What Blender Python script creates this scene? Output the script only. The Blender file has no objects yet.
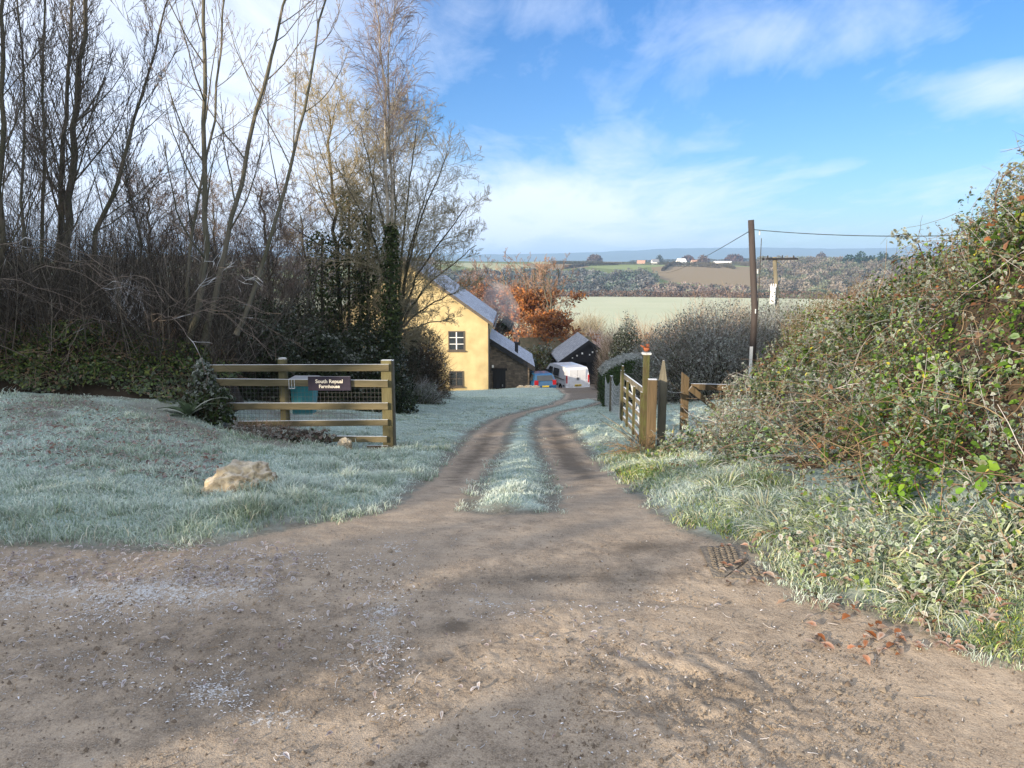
import bpy, bmesh, math, random
import numpy as np
from mathutils import Vector, Matrix
rng = np.random.default_rng(7)
random.seed(7)
R = math.radians
scene = bpy.context.scene
col = scene.collection

# ------------------------------------------------------------------ camera model
FPX, CAMZ, PIT = 740.0, 1.6, R(9.13)
CP, SP = math.cos(PIT), math.sin(PIT)
def P(px, py, Y):
    u = (px-512)/FPX; v = (384-py)/FPX
    t = Y/(CP+v*SP)
    return np.array([u*t, Y, CAMZ+t*(-SP+v*CP)])
def G0(px, py, z=0.0):
    u = (px-512)/FPX; v = (384-py)/FPX
    t = (z-CAMZ)/(-SP+v*CP)
    return np.array([u*t, t*(CP+v*SP), z])

# ------------------------------------------------------------------ numpy noise
def _hash(ix, iy, iz, s):
    h = (ix*374761393 + iy*668265263 + iz*2147483647 + s*1274126177) & 0xFFFFFFFF
    h = ((h ^ (h >> 13))*1274126177) & 0xFFFFFFFF
    h = ((h ^ (h >> 16))*2246822519) & 0xFFFFFFFF
    return ((h ^ (h >> 15)) & 0xFFFFFF)/float(0xFFFFFF)
def vnoise(p, scale=1.0, seed=0):
    p = np.asarray(p, float)*scale
    if p.shape[-1] == 2: p = np.concatenate([p, np.zeros(p.shape[:-1]+(1,))], -1)
    i = np.floor(p).astype(np.int64); f = p-i; f = f*f*(3-2*f)
    r = 0
    for dx in (0, 1):
        for dy in (0, 1):
            for dz in (0, 1):
                w = (f[..., 0] if dx else 1-f[..., 0])*(f[..., 1] if dy else 1-f[..., 1])*(f[..., 2] if dz else 1-f[..., 2])
                r = r + w*_hash(i[..., 0]+dx, i[..., 1]+dy, i[..., 2]+dz, seed)
    return r*2-1
def fbm(p, scale=1.0, oct=3, seed=0):
    r = 0; a = 1; t = 0
    for k in range(oct):
        r = r + a*vnoise(p, scale*2**k, seed+k*17); t += a; a *= .5
    return r/t

# ------------------------------------------------------------------ rbf surface
class RBF:
    def __init__(s, pts, reg=0.02):
        pts = np.array(pts, float); s.c = pts[:, :2]; n = len(pts)
        d = np.linalg.norm(s.c[:, None]-s.c[None], axis=-1)
        A = np.zeros((n+3, n+3)); A[:n, :n] = s.k(d)+np.eye(n)*reg
        A[:n, n] = 1; A[:n, n+1:] = s.c; A[n, :n] = 1; A[n+1:, :n] = s.c.T
        b = np.zeros(n+3); b[:n] = pts[:, 2]
        s.w = np.linalg.solve(A, b)
    def k(s, d): return d               # biharmonic-in-3d style kernel, tame between points
    def __call__(s, x, y):
        x = np.atleast_1d(np.asarray(x, float)); y = np.atleast_1d(np.asarray(y, float))
        sh = x.shape; x = x.ravel(); y = y.ravel(); out = np.empty(len(x))
        for a in range(0, len(x), 60000):
            q = np.stack([x[a:a+60000], y[a:a+60000]], -1)
            d = np.linalg.norm(q[:, None]-s.c[None], axis=-1)
            out[a:a+60000] = s.k(d)@s.w[:-3]+s.w[-3]+q@s.w[-2:]
        return out.reshape(sh)

GP = []
for X in (-9, -6, -3, 0, 3, 6, 9):
    for Y in (-6, -3, 0, 2.4): GP.append((X, Y, 0))
GP += [(-9, 4, 0.02), (-12, 4, 0.05), (5, 3.0, .35), (7, 3, .5), (10, 3, .6), (12, 0, .3)]
GP += [tuple(G0(x, y)) for x, y in ((0, 548), (150, 548), (270, 532), (500, 560), (620, 560), (700, 560), (800, 600), (900, 625), (1024, 668))]
GP += [tuple(P(*a)) for a in (
    (0, 480, 5.4), (0, 398, 9.5), (100, 398, 9.5), (190, 404, 9.5), (230, 434, 9.4), (300, 448, 9.4), (388, 452, 9.4),
    (120, 440, 7.2), (235, 490, 5.65), (330, 500, 5.4), (400, 505, 5.15), (512, 512, 4.95), (640, 508, 5.1),
    (440, 470, 7.6), (520, 470, 7.6), (610, 470, 7.6), (505, 430, 12), (575, 430, 12), (430, 430, 12.5),
    (400, 411, 17), (330, 411, 16.5), (480, 412, 18), (560, 412, 18), (600, 412, 18),
    (570, 400, 25.8), (500, 400, 27), (430, 396, 33), (450, 393, 49), (470, 391, 42), (520, 387.5, 46), (540, 391, 55),
    (500, 393, 52), (600, 384, 62), (575, 388.5, 56), (560, 393, 40), (610, 392, 38), (600, 386, 52),
    (1024, 520, 3.8), (900, 503, 4.6), (800, 480, 5.6), (740, 465, 6.8), (700, 460, 7.8), (655, 450, 11), (640, 475, 8.3),
    (690, 428, 12), (640, 408, 18), (640, 397, 24), (700, 400, 24))]
GP += [(5, 5.5, .75), (8, 6, .9), (12, 8, .7), (5, 8, .1), (8, 11, .0), (14, 14, 0), (14, 22, -1.6), (10, 30, -3.2), (20, 40, -4.5), (30, 60, -7.5),
       (-12, 10.5, .1), (-16, 14, .1), (-8, 14, -.3), (-12, 22, -1.0), (-22, 25, -1.0), (-20, 38, -4.2), (-14, 50, -6.6), (-30, 55, -6),
       (-25, 70, -9.5), (0, 75, -10.4), (12, 66, -9.0), (25, 80, -10.5), (0, 95, -13.2), (-30, 95, -13), (30, 95, -12.8), (0, 115, -15), (-40, 115, -15), (40, 115, -15)]
rbf = RBF(GP)
PR = np.array([0, 60, 100, 160, 230, 400, 425, 520, 600, 900, 1100, 1300, 1500, 2200, 4200, 7000, 9500])
PZ = np.array([0, -8.5, -13.6, -18, -18.4, -15.0, -19, -30, -29, -4.5, 2, 8, 0, -40, -60, 60, 60.])
def sstep(a, b, x):
    t = np.clip((x-a)/(b-a), 0, 1); return t*t*(3-2*t)
def hz(x, y):
    x = np.atleast_1d(np.asarray(x, float)); y = np.atleast_1d(np.asarray(y, float))
    r = np.hypot(x, y); ang = np.degrees(np.arctan2(x, np.maximum(y, 1e-3)))
    far = np.interp(r, PR, PZ)
    q = np.stack([x, y], -1)
    far = far + sstep(450, 900, r)*(1-sstep(3000, 5000, r))*fbm(q, 1/380., 3, 5)*9
    rid = 62+np.interp(ang, [-40, -5, 4, 12, 25, 40], [40, 35, 48, 88, 84, 92])+vnoise(np.stack([ang, ang*0], -1), .35, 3)*9+vnoise(np.stack([ang, ang*0], -1), 1.3, 3)*3
    far = np.where(r > 4200, -60+(rid+60)*sstep(4400, 7000, r), far)
    near = np.zeros_like(far)
    m = r < 130
    if m.any(): near[m] = rbf(x[m], y[m])
    behind = sstep(-12, -5, y)
    near = near*behind
    w = sstep(85, 120, r)
    farb = np.where(y < 0, np.where(r < 130, 0, far*sstep(100, 600, r)), far)
    return near*(1-w)+farb*w
def hz1(x, y): return float(hz(x, y)[0])
def hit(px, py):
    u = (px-512)/FPX; v = (384-py)/FPX
    d = np.array([u, CP+v*SP, -SP+v*CP])
    t = np.geomspace(1.2, 300, 4000)
    z = CAMZ+t*d[2]; g = hz(t*d[0], t*d[1])
    k = np.argmax(z < g)
    tt = t[k]
    return np.array([tt*d[0], tt*d[1], g[k]])
def H2(*pts): return np.array([hit(a, b)[:2] for a, b in pts])

# ------------------------------------------------------------------ polygons
road_poly = np.concatenate([np.array([(-60, 3.6), (-14, 3.7), (-6, 4.15)]),
    H2((-60, 548), (0, 547), (60, 546), (150, 552), (220, 545), (270, 534), (330, 520), (392, 508), (425, 484), (447, 462), (468, 438), (487, 424), (508, 415), (535, 408.5), (552, 404.5), (563, 399), (566, 394), (560, 390)),
    np.array([(2.2, 52), (-1.5, 53.5), (-1.0, 60), (0, 68), (9, 70), (10, 60), (8.5, 52)]),
    H2((617, 396), (608, 402), (585, 408), (562, 413), (554, 419), (566, 428), (582, 446), (600, 466), (628, 490), (660, 517), (700, 538), (742, 546), (775, 572), (800, 592), (860, 612), (930, 636), (1024, 668)),
    np.array([(2.6, 1.9), (4.5, .8), (9, -.4), (30, -2.5), (60, -4), (60, -9), (9, -5.6), (-9, -3.6), (-60, -2.6)])])
strip_poly = H2((463, 511), (500, 515), (558, 513), (556, 490), (548, 465), (540, 445), (536, 428), (541, 419), (560, 411.5), (585, 407), (600, 402), (590, 398.5), (572, 400.5), (556, 406), (530, 412), (513, 420), (505, 438), (492, 462), (476, 488))
def sdf(poly, x, y):
    """signed distance, positive inside"""
    x = np.asarray(x); y = np.asarray(y); d = np.full(x.shape, 1e9); ins = np.zeros(x.shape, bool)
    n = len(poly)
    for i in range(n):
        ax, ay = poly[i]; bx, by = poly[(i+1) % n]
        ex, ey = bx-ax, by-ay; wx, wy = x-ax, y-ay
        t = np.clip((wx*ex+wy*ey)/(ex*ex+ey*ey+1e-12), 0, 1)
        d = np.minimum(d, (wx-ex*t)**2+(wy-ey*t)**2)
        c = ((ay <= y) & (by > y)) | ((ay > y) & (by <= y))
        with np.errstate(divide='ignore', invalid='ignore'):
            xi = ax+(y-ay)/(by-ay+1e-20)*ex
        ins ^= c & (x < xi)
    d = np.sqrt(d)
    return np.where(ins, d, -d)
def gravel(x, y):
    return np.minimum(sdf(road_poly, x, y), -sdf(strip_poly, x, y))

# ------------------------------------------------------------------ objects
def tag(o, label=None, cat=None, group=None, kind=None):
    if label: o['label'] = label
    if cat: o['category'] = cat
    if group: o['group'] = group
    if kind: o['kind'] = kind
    return o
def empty(name, loc, rz=0, **k):
    o = bpy.data.objects.new(name, None); col.objects.link(o); o.empty_display_size = .2
    o.location = loc; o.rotation_euler = (0, 0, rz); tag(o, **k); return o
def link_mesh(name, me, mat, parent=None, loc=(0, 0, 0), rz=0, **k):
    o = bpy.data.objects.new(name, me); col.objects.link(o)
    if mat is not None: me.materials.append(mat)
    if parent is not None: o.parent = parent
    o.location = loc; o.rotation_euler = (0, 0, rz); tag(o, **k); return o
def npmesh(name, V, F, C=None, smooth=False):
    """V (n,3); F list of index arrays (m,k); C (n,3|4)"""
    me = bpy.data.meshes.new(name)
    V = np.asarray(V, np.float32); me.vertices.add(len(V)); me.vertices.foreach_set('co', V.ravel())
    if not isinstance(F, list): F = [F]
    F = [np.asarray(f, np.int32) for f in F if len(f)]
    loops = np.concatenate([f.ravel() for f in F]); tot = np.concatenate([np.full(len(f), f.shape[1], np.int32) for f in F])
    st = np.concatenate([[0], np.cumsum(tot)[:-1]]).astype(np.int32)
    me.loops.add(len(loops)); me.loops.foreach_set('vertex_index', loops)
    me.polygons.add(len(tot)); me.polygons.foreach_set('loop_start', st); me.polygons.foreach_set('loop_total', tot)
    if smooth: me.polygons.foreach_set('use_smooth', np.ones(len(tot), bool))
    if C is not None:
        C = np.asarray(C, np.float32)
        if C.shape[1] == 3: C = np.concatenate([C, np.ones((len(C), 1), np.float32)], 1)
        a = me.color_attributes.new('Col', 'FLOAT_COLOR', 'POINT'); a.data.foreach_set('color', C.ravel())
    me.update(calc_edges=True); me.validate(); return me

# ------------------------------------------------------------------ materials
def newmat(name):
    m = bpy.data.materials.new(name); m.use_nodes = True
    nt = m.node_tree; b = nt.nodes['Principled BSDF']; return m, nt, b
def N(nt, t, **k):
    n = nt.nodes.new(t)
    for a, v in k.items():
        if a in n.inputs.keys() if hasattr(n.inputs, 'keys') else False: n.inputs[a].default_value = v
        else: setattr(n, a, v)
    return n
def pmat(name, c, rough=.8, nscale=8, namt=.25, bump=.3, bscale=None, stretch=None, metal=0, c2=None, spec=.3, frost=0, attr=False, coat=0, transl=0):
    """procedural material: noise-varied base colour, bump, optional frost lying on up-facing faces"""
    m, nt, b = newmat(name); L = nt.links.new
    tc = nt.nodes.new('ShaderNodeTexCoord'); mp = nt.nodes.new('ShaderNodeMapping'); L(tc.outputs['Object'], mp.inputs[0])
    if stretch: mp.inputs['Scale'].default_value = stretch
    n1 = nt.nodes.new('ShaderNodeTexNoise'); n1.inputs['Scale'].default_value = nscale; n1.inputs['Detail'].default_value = 5
    L(mp.outputs[0], n1.inputs['Vector'])
    mr = nt.nodes.new('ShaderNodeMapRange'); mr.inputs['From Min'].default_value = .3; mr.inputs['From Max'].default_value = .7
    L(n1.outputs['Fac'], mr.inputs['Value'])
    mx = nt.nodes.new('ShaderNodeMix'); mx.data_type = 'RGBA'
    L(mr.outputs[0], mx.inputs['Factor'])
    if attr:
        at = nt.nodes.new('ShaderNodeAttribute'); at.attribute_name = 'Col'
        for idx, f in ((6, 1-namt), (7, 1+namt)):
            v = nt.nodes.new('ShaderNodeVectorMath'); v.operation = 'SCALE'; v.inputs['Scale'].default_value = f
            L(at.outputs['Color'], v.inputs[0]); L(v.outputs[0], mx.inputs[idx])
    else:
        c = np.array(c[:3]); d = np.array(c2[:3]) if c2 is not None else c*(1-namt)
        mx.inputs[6].default_value = (*(c*(1+namt*.5)), 1); mx.inputs[7].default_value = (*d, 1)
    out = mx.outputs[2]
    if frost:
        ge = nt.nodes.new('ShaderNodeNewGeometry'); sx = nt.nodes.new('ShaderNodeSeparateXYZ'); L(ge.outputs['Normal'], sx.inputs[0])
        n2 = nt.nodes.new('ShaderNodeTexNoise'); n2.inputs['Scale'].default_value = nscale*3; L(tc.outputs['Object'], n2.inputs['Vector'])
        ad = nt.nodes.new('ShaderNodeMath'); ad.operation = 'MULTIPLY_ADD'; ad.inputs[1].default_value = .5; L(n2.outputs['Fac'], ad.inputs[0]); L(sx.outputs['Z'], ad.inputs[2])
        fr = nt.nodes.new('ShaderNodeMapRange'); fr.inputs['From Min'].default_value = .75; fr.inputs['From Max'].default_value = 1.15; fr.inputs['To Max'].default_value = frost
        L(ad.outputs[0], fr.inputs['Value'])
        m2 = nt.nodes.new('ShaderNodeMix'); m2.data_type = 'RGBA'; m2.inputs[7].default_value = (.72, .76, .8, 1)
        L(fr.outputs[0], m2.inputs['Factor']); L(out, m2.inputs[6]); out = m2.outputs[2]
    L(out, b.inputs['Base Color'])
    b.inputs['Roughness'].default_value = rough; b.inputs['Metallic'].default_value = metal
    b.inputs['Specular IOR Level'].default_value = spec; b.inputs['Coat Weight'].default_value = coat
    if bump:
        n3 = nt.nodes.new('ShaderNodeTexNoise'); n3.inputs['Scale'].default_value = bscale or nscale*3; n3.inputs['Detail'].default_value = 3
        L(mp.outputs[0], n3.inputs['Vector']); bp = nt.nodes.new('ShaderNodeBump'); bp.inputs['Strength'].default_value = bump; bp.inputs['Distance'].default_value = .02
        L(n3.outputs['Fac'], bp.inputs['Height']); L(bp.outputs[0], b.inputs['Normal'])
    if transl:
        tr = nt.nodes.new('ShaderNodeBsdfTranslucent'); L(out, tr.inputs['Color']); ms = nt.nodes.new('ShaderNodeMixShader'); ms.inputs[0].default_value = transl
        L(b.outputs[0], ms.inputs[1]); L(tr.outputs[0], ms.inputs[2]); L(ms.outputs[0], nt.nodes['Material Output'].inputs['Surface'])
    return m
M = {}
M['leaf'] = pmat('leaf', (0, 0, 0), rough=.55, nscale=30, namt=.12, bump=0, attr=True, spec=.12, transl=.35)
M['grass'] = pmat('grass', (0, 0, 0), rough=.7, nscale=3, namt=.12, bump=0, attr=True, spec=.2, transl=.2)
M['attr'] = pmat('attr', (0, 0, 0), rough=.9, nscale=20, namt=.2, bump=0, attr=True, spec=.15)
M['twig'] = pmat('twig', (0, 0, 0), rough=.85, nscale=6, namt=.25, bump=0, attr=True, spec=.2)
M['bark'] = pmat('bark', (.115, .105, .085), rough=.9, nscale=7, c2=(.075, .075, .05), bump=.6, bscale=22, stretch=(1, 1, .35))
M['bark_dark'] = pmat('bark_dark', (.09, .075, .06), rough=.9, nscale=7, c2=(.05, .055, .03), bump=.6, bscale=22, stretch=(1, 1, .35))
M['birch_bark'] = pmat('birch_bark', (.42, .38, .32), rough=.8, nscale=6, c2=(.14, .12, .09), bump=.4, bscale=20, stretch=(1, 1, 1.6))
M['timber'] = pmat('timber', (.155, .13, .075), rough=.85, nscale=5, c2=(.07, .062, .036), bump=.5, bscale=30, stretch=(.25, 1, 1), frost=.85)
M['post_wood'] = pmat('post_wood', (.125, .09, .05), rough=.85, nscale=7, c2=(.05, .04, .025), bump=.6, bscale=30, stretch=(1, 1, .15), frost=.8)
M['moss_wood'] = pmat('moss_wood', (.07, .08, .028), rough=.95, nscale=14, c2=(.06, .042, .028), bump=.6, bscale=30, stretch=(1, 1, .4), frost=.7)
M['grey_wood'] = pmat('grey_wood', (.15, .14, .11), rough=.9, nscale=8, c2=(.065, .062, .045), bump=.6, bscale=30, stretch=(1, 1, .2), frost=.9)
M['pole_wood'] = pmat('pole_wood', (.055, .046, .045), rough=.8, nscale=3, c2=(.035, .03, .03), bump=.4, bscale=30, stretch=(1, 1, .1))
M['pole_pale'] = pmat('pole_pale', (.17, .155, .11), rough=.85, nscale=3, c2=(.11, .1, .07), bump=.3, bscale=20, stretch=(1, 1, .2))
M['wire'] = pmat('wire', (.12, .12, .12), rough=.5, metal=.6, nscale=20, bump=0)
M['frost_wire'] = pmat('frost_wire', (.55, .58, .6), rough=.9, nscale=40, namt=.5, bump=0)
M['black'] = pmat('black', (.02, .02, .022), rough=.5, nscale=10, bump=0)
M['white_paint'] = pmat('white_paint', (.78, .78, .77), rough=.6, nscale=10, namt=.06, bump=0)
M['render_yellow'] = pmat('render_yellow', (.48, .39, .215), rough=.9, nscale=1.2, c2=(.38, .30, .155), bump=.4, bscale=40)
M['stone_ochre'] = pmat('stone_ochre', (.50, .42, .29), rough=.9, nscale=16, c2=(.17, .14, .10), bump=1.0, bscale=26, frost=.15)  # pale ochre stone with darker mottling and a little frost
M['dark_timber'] = pmat('dark_timber', (.022, .021, .022), rough=.8, nscale=6, c2=(.012, .012, .013), bump=.5, bscale=12, stretch=(6, 1, .2))
M['glass'] = pmat('glass', (.03, .035, .04), rough=.08, nscale=2, bump=0, spec=.8)
M['frame'] = pmat('frame', (.10, .085, .07), rough=.5, nscale=10, bump=0)
M['sign_black'] = pmat('sign_black', (.025, .02, .035), rough=.45, nscale=10, bump=.1, frost=.3)
M['sign_letter'] = pmat('sign_letter', (.75, .7, .6), rough=.6, nscale=20, namt=.1, bump=0)
M['teal'] = pmat('teal', (.035, .235, .27), rough=.5, nscale=6, c2=(.03, .19, .23), bump=0)
M['van_white'] = pmat('van_white', (.62, .64, .68), rough=.35, nscale=4, namt=.08, bump=0, coat=.5, spec=.5)
M['car_blue'] = pmat('car_blue', (.012, .085, .20), rough=.3, nscale=4, namt=.1, bump=0, coat=.6, spec=.5)
M['rubber'] = pmat('rubber', (.02, .02, .02), rough=.85, nscale=20, bump=.2)
M['rim'] = pmat('rim', (.35, .35, .36), rough=.35, metal=.7, nscale=20, bump=0)
M['red_lens'] = pmat('red_lens', (.42, .015, .02), rough=.2, nscale=10, bump=0, spec=.6)
M['plate_yellow'] = pmat('plate_yellow', (.65, .48, .05), rough=.5, nscale=30, bump=0)
M['trim'] = pmat('trim', (.03, .03, .032), rough=.6, nscale=20, bump=0)
M['concrete'] = pmat('concrete', (.21, .185, .15), rough=.95, nscale=30, c2=(.12, .105, .09), bump=1.0, bscale=70)
M['terracotta'] = pmat('terracotta', (.26, .085, .04), rough=.8, nscale=20, bump=.2)
M['moss_roof'] = pmat('moss_roof', (.15, .115, .075), rough=.95, nscale=3, c2=(.085, .08, .045), bump=.6, bscale=10)

def brickmat(name, c1, c2, mort, sc, bw, rh, rough=.9, ms=.02, bump=.8, noise=.3, coord='Object', rot=None):
    m, nt, b = newmat(name); L = nt.links.new
    tc = nt.nodes.new('ShaderNodeTexCoord'); mp = nt.nodes.new('ShaderNodeMapping'); L(tc.outputs[coord], mp.inputs[0])
    if rot: mp.inputs['Rotation'].default_value = rot
    dn = nt.nodes.new('ShaderNodeTexNoise'); dn.inputs['Scale'].default_value = 3; L(mp.outputs[0], dn.inputs['Vector'])
    va = nt.nodes.new('ShaderNodeMix'); va.data_type = 'RGBA'; va.inputs[0].default_value = noise*.12; L(mp.outputs[0], va.inputs[6]); L(dn.outputs['Color'], va.inputs[7])
    br = nt.nodes.new('ShaderNodeTexBrick'); L(va.outputs[2], br.inputs['Vector'])
    br.inputs['Color1'].default_value = (*c1, 1); br.inputs['Color2'].default_value = (*c2, 1); br.inputs['Mortar'].default_value = (*mort, 1)
    br.inputs['Scale'].default_value = sc; br.inputs['Mortar Size'].default_value = ms; br.inputs['Brick Width'].default_value = bw; br.inputs['Row Height'].default_value = rh
    n1 = nt.nodes.new('ShaderNodeTexNoise'); n1.inputs['Scale'].default_value = 4; n1.inputs['Detail'].default_value = 6; L(tc.outputs['Object'], n1.inputs['Vector'])
    mr = nt.nodes.new('ShaderNodeMapRange'); mr.inputs[1].default_value = .3; mr.inputs[2].default_value = .7; mr.inputs[3].default_value = 1-noise; mr.inputs[4].default_value = 1+noise; L(n1.outputs[0], mr.inputs[0])
    vm = nt.nodes.new('ShaderNodeVectorMath'); vm.operation = 'SCALE'; L(br.outputs['Color'], vm.inputs[0]); L(mr.outputs[0], vm.inputs['Scale'])
    L(vm.outputs[0], b.inputs['Base Color']); b.inputs['Roughness'].default_value = rough
    bp = nt.nodes.new('ShaderNodeBump'); bp.inputs['Strength'].default_value = bump; bp.inputs['Distance'].default_value = .03; bp.invert = True
    L(br.outputs['Fac'], bp.inputs['Height']); L(bp.outputs[0], b.inputs['Normal'])
    return m
M['rubble'] = brickmat('rubble', (.17, .135, .10), (.085, .07, .055), (.11, .095, .075), 3.2, .9, .34, rot=(R(90), 0, 0))
M['slate'] = brickmat('slate', (.42, .46, .54), (.30, .33, .40), (.16, .17, .2), 4, .9, .7, ms=.03, noise=.35)
M['slate_dark'] = brickmat('slate_dark', (.34, .35, .38), (.25, .26, .29), (.14, .14, .15), 4, .9, .7, ms=.03, noise=.3)

# ------------------------------------------------------------------ generic shape builder
class MB:
    def __init__(s): s.v = []; s.f = []; s.n = 0; s.smooth = False
    def add(s, V, F):
        s.v += [tuple(p) for p in V]; s.f += [tuple(i+s.n for i in f) for f in F]; s.n += len(V); return s
    def box(s, a, b, bev=0):
        (x0, y0, z0), (x1, y1, z1) = a, b
        if bev <= 0:
            return s.add([(x0, y0, z0), (x1, y0, z0), (x1, y1, z0), (x0, y1, z0), (x0, y0, z1), (x1, y0, z1), (x1, y1, z1), (x0, y1, z1)],
                [(0, 3, 2, 1), (4, 5, 6, 7), (0, 1, 5, 4), (1, 2, 6, 5), (2, 3, 7, 6), (3, 0, 4, 7)])
        bm = bmesh.new(); bmesh.ops.create_cube(bm, size=1)
        for v in bm.verts: v.co = Vector(((x0+x1)/2+v.co.x*(x1-x0), (y0+y1)/2+v.co.y*(y1-y0), (z0+z1)/2+v.co.z*(z1-z0)))
        bmesh.ops.bevel(bm, geom=bm.edges[:], offset=bev, segments=2, affect='EDGES', profile=.7)
        s.bm(bm); return s
    def bm(s, bm):
        bm.verts.index_update(); s.add([v.co[:] for v in bm.verts], [[v.index for v in f.verts] for f in bm.faces]); bm.free(); return s
    def bar(s, a, b, w, d, up=(0, 0, 1), bev=0):
        """rectangular bar from a to b, w across, d along 'up'"""
        a = Vector(a); b = Vector(b); t = (b-a); L = t.length; t.normalize(); u = Vector(up); sd = t.cross(u).normalized(); u = sd.cross(t)
        k = MB(); k.box((-w/2, -d/2, 0), (w/2, d/2, L), bev)
        s.add([a+sd*p[0]+u*p[1]+t*p[2] for p in k.v], k.f); return s
    def tube(s, pts, rad, n=8, caps=True):
        pts = [Vector(p) for p in pts]; m = len(pts); rad = rad if hasattr(rad, '__len__') else [rad]*m
        V = []
        for i, p in enumerate(pts):
            t = (pts[min(i+1, m-1)]-pts[max(i-1, 0)]).normalized()
            rf = Vector((0, 0, 1)) if abs(t.z) < .9 else Vector((1, 0, 0))
            a = t.cross(rf).normalized(); b = t.cross(a)
            for k in range(n):
                q = 2*math.pi*k/n; V.append(p+(a*math.cos(q)+b*math.sin(q))*rad[i])
        F = [(i*n+k, i*n+(k+1) % n, (i+1)*n+(k+1) % n, (i+1)*n+k) for i in range(m-1) for k in range(n)]
        if caps: F += [tuple(range(n))[::-1], tuple((m-1)*n+k for k in range(n))]
        return s.add(V, F)
    def prism(s, poly, a, b, fn):
        """poly 2D list extruded between a and b; fn(u,v,w)->3D"""
        n = len(poly); V = [fn(u, v, a) for u, v in poly]+[fn(u, v, b) for u, v in poly]
        F = [(i, (i+1) % n, n+(i+1) % n, n+i) for i in range(n)]+[tuple(range(n))[::-1], tuple(range(n, 2*n))]
        return s.add(V, F)
    def build(s, name, mat, parent=None, smooth=False, **k):
        me = bpy.data.meshes.new(name); me.from_pydata([tuple(map(float, p)) for p in s.v], [], [tuple(map(int, f)) for f in s.f])
        bm = bmesh.new(); bm.from_mesh(me); bmesh.ops.recalc_face_normals(bm, faces=bm.faces); bm.to_mesh(me); bm.free()
        if smooth:
            me.polygons.foreach_set('use_smooth', [True]*len(me.polygons))
        me.update(); return link_mesh(name, me, mat, parent, **k)
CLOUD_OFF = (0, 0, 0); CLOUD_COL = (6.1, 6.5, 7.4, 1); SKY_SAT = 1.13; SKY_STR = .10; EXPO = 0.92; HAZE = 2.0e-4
SKY_TINT = (1, 1, 1, 1)
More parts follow.
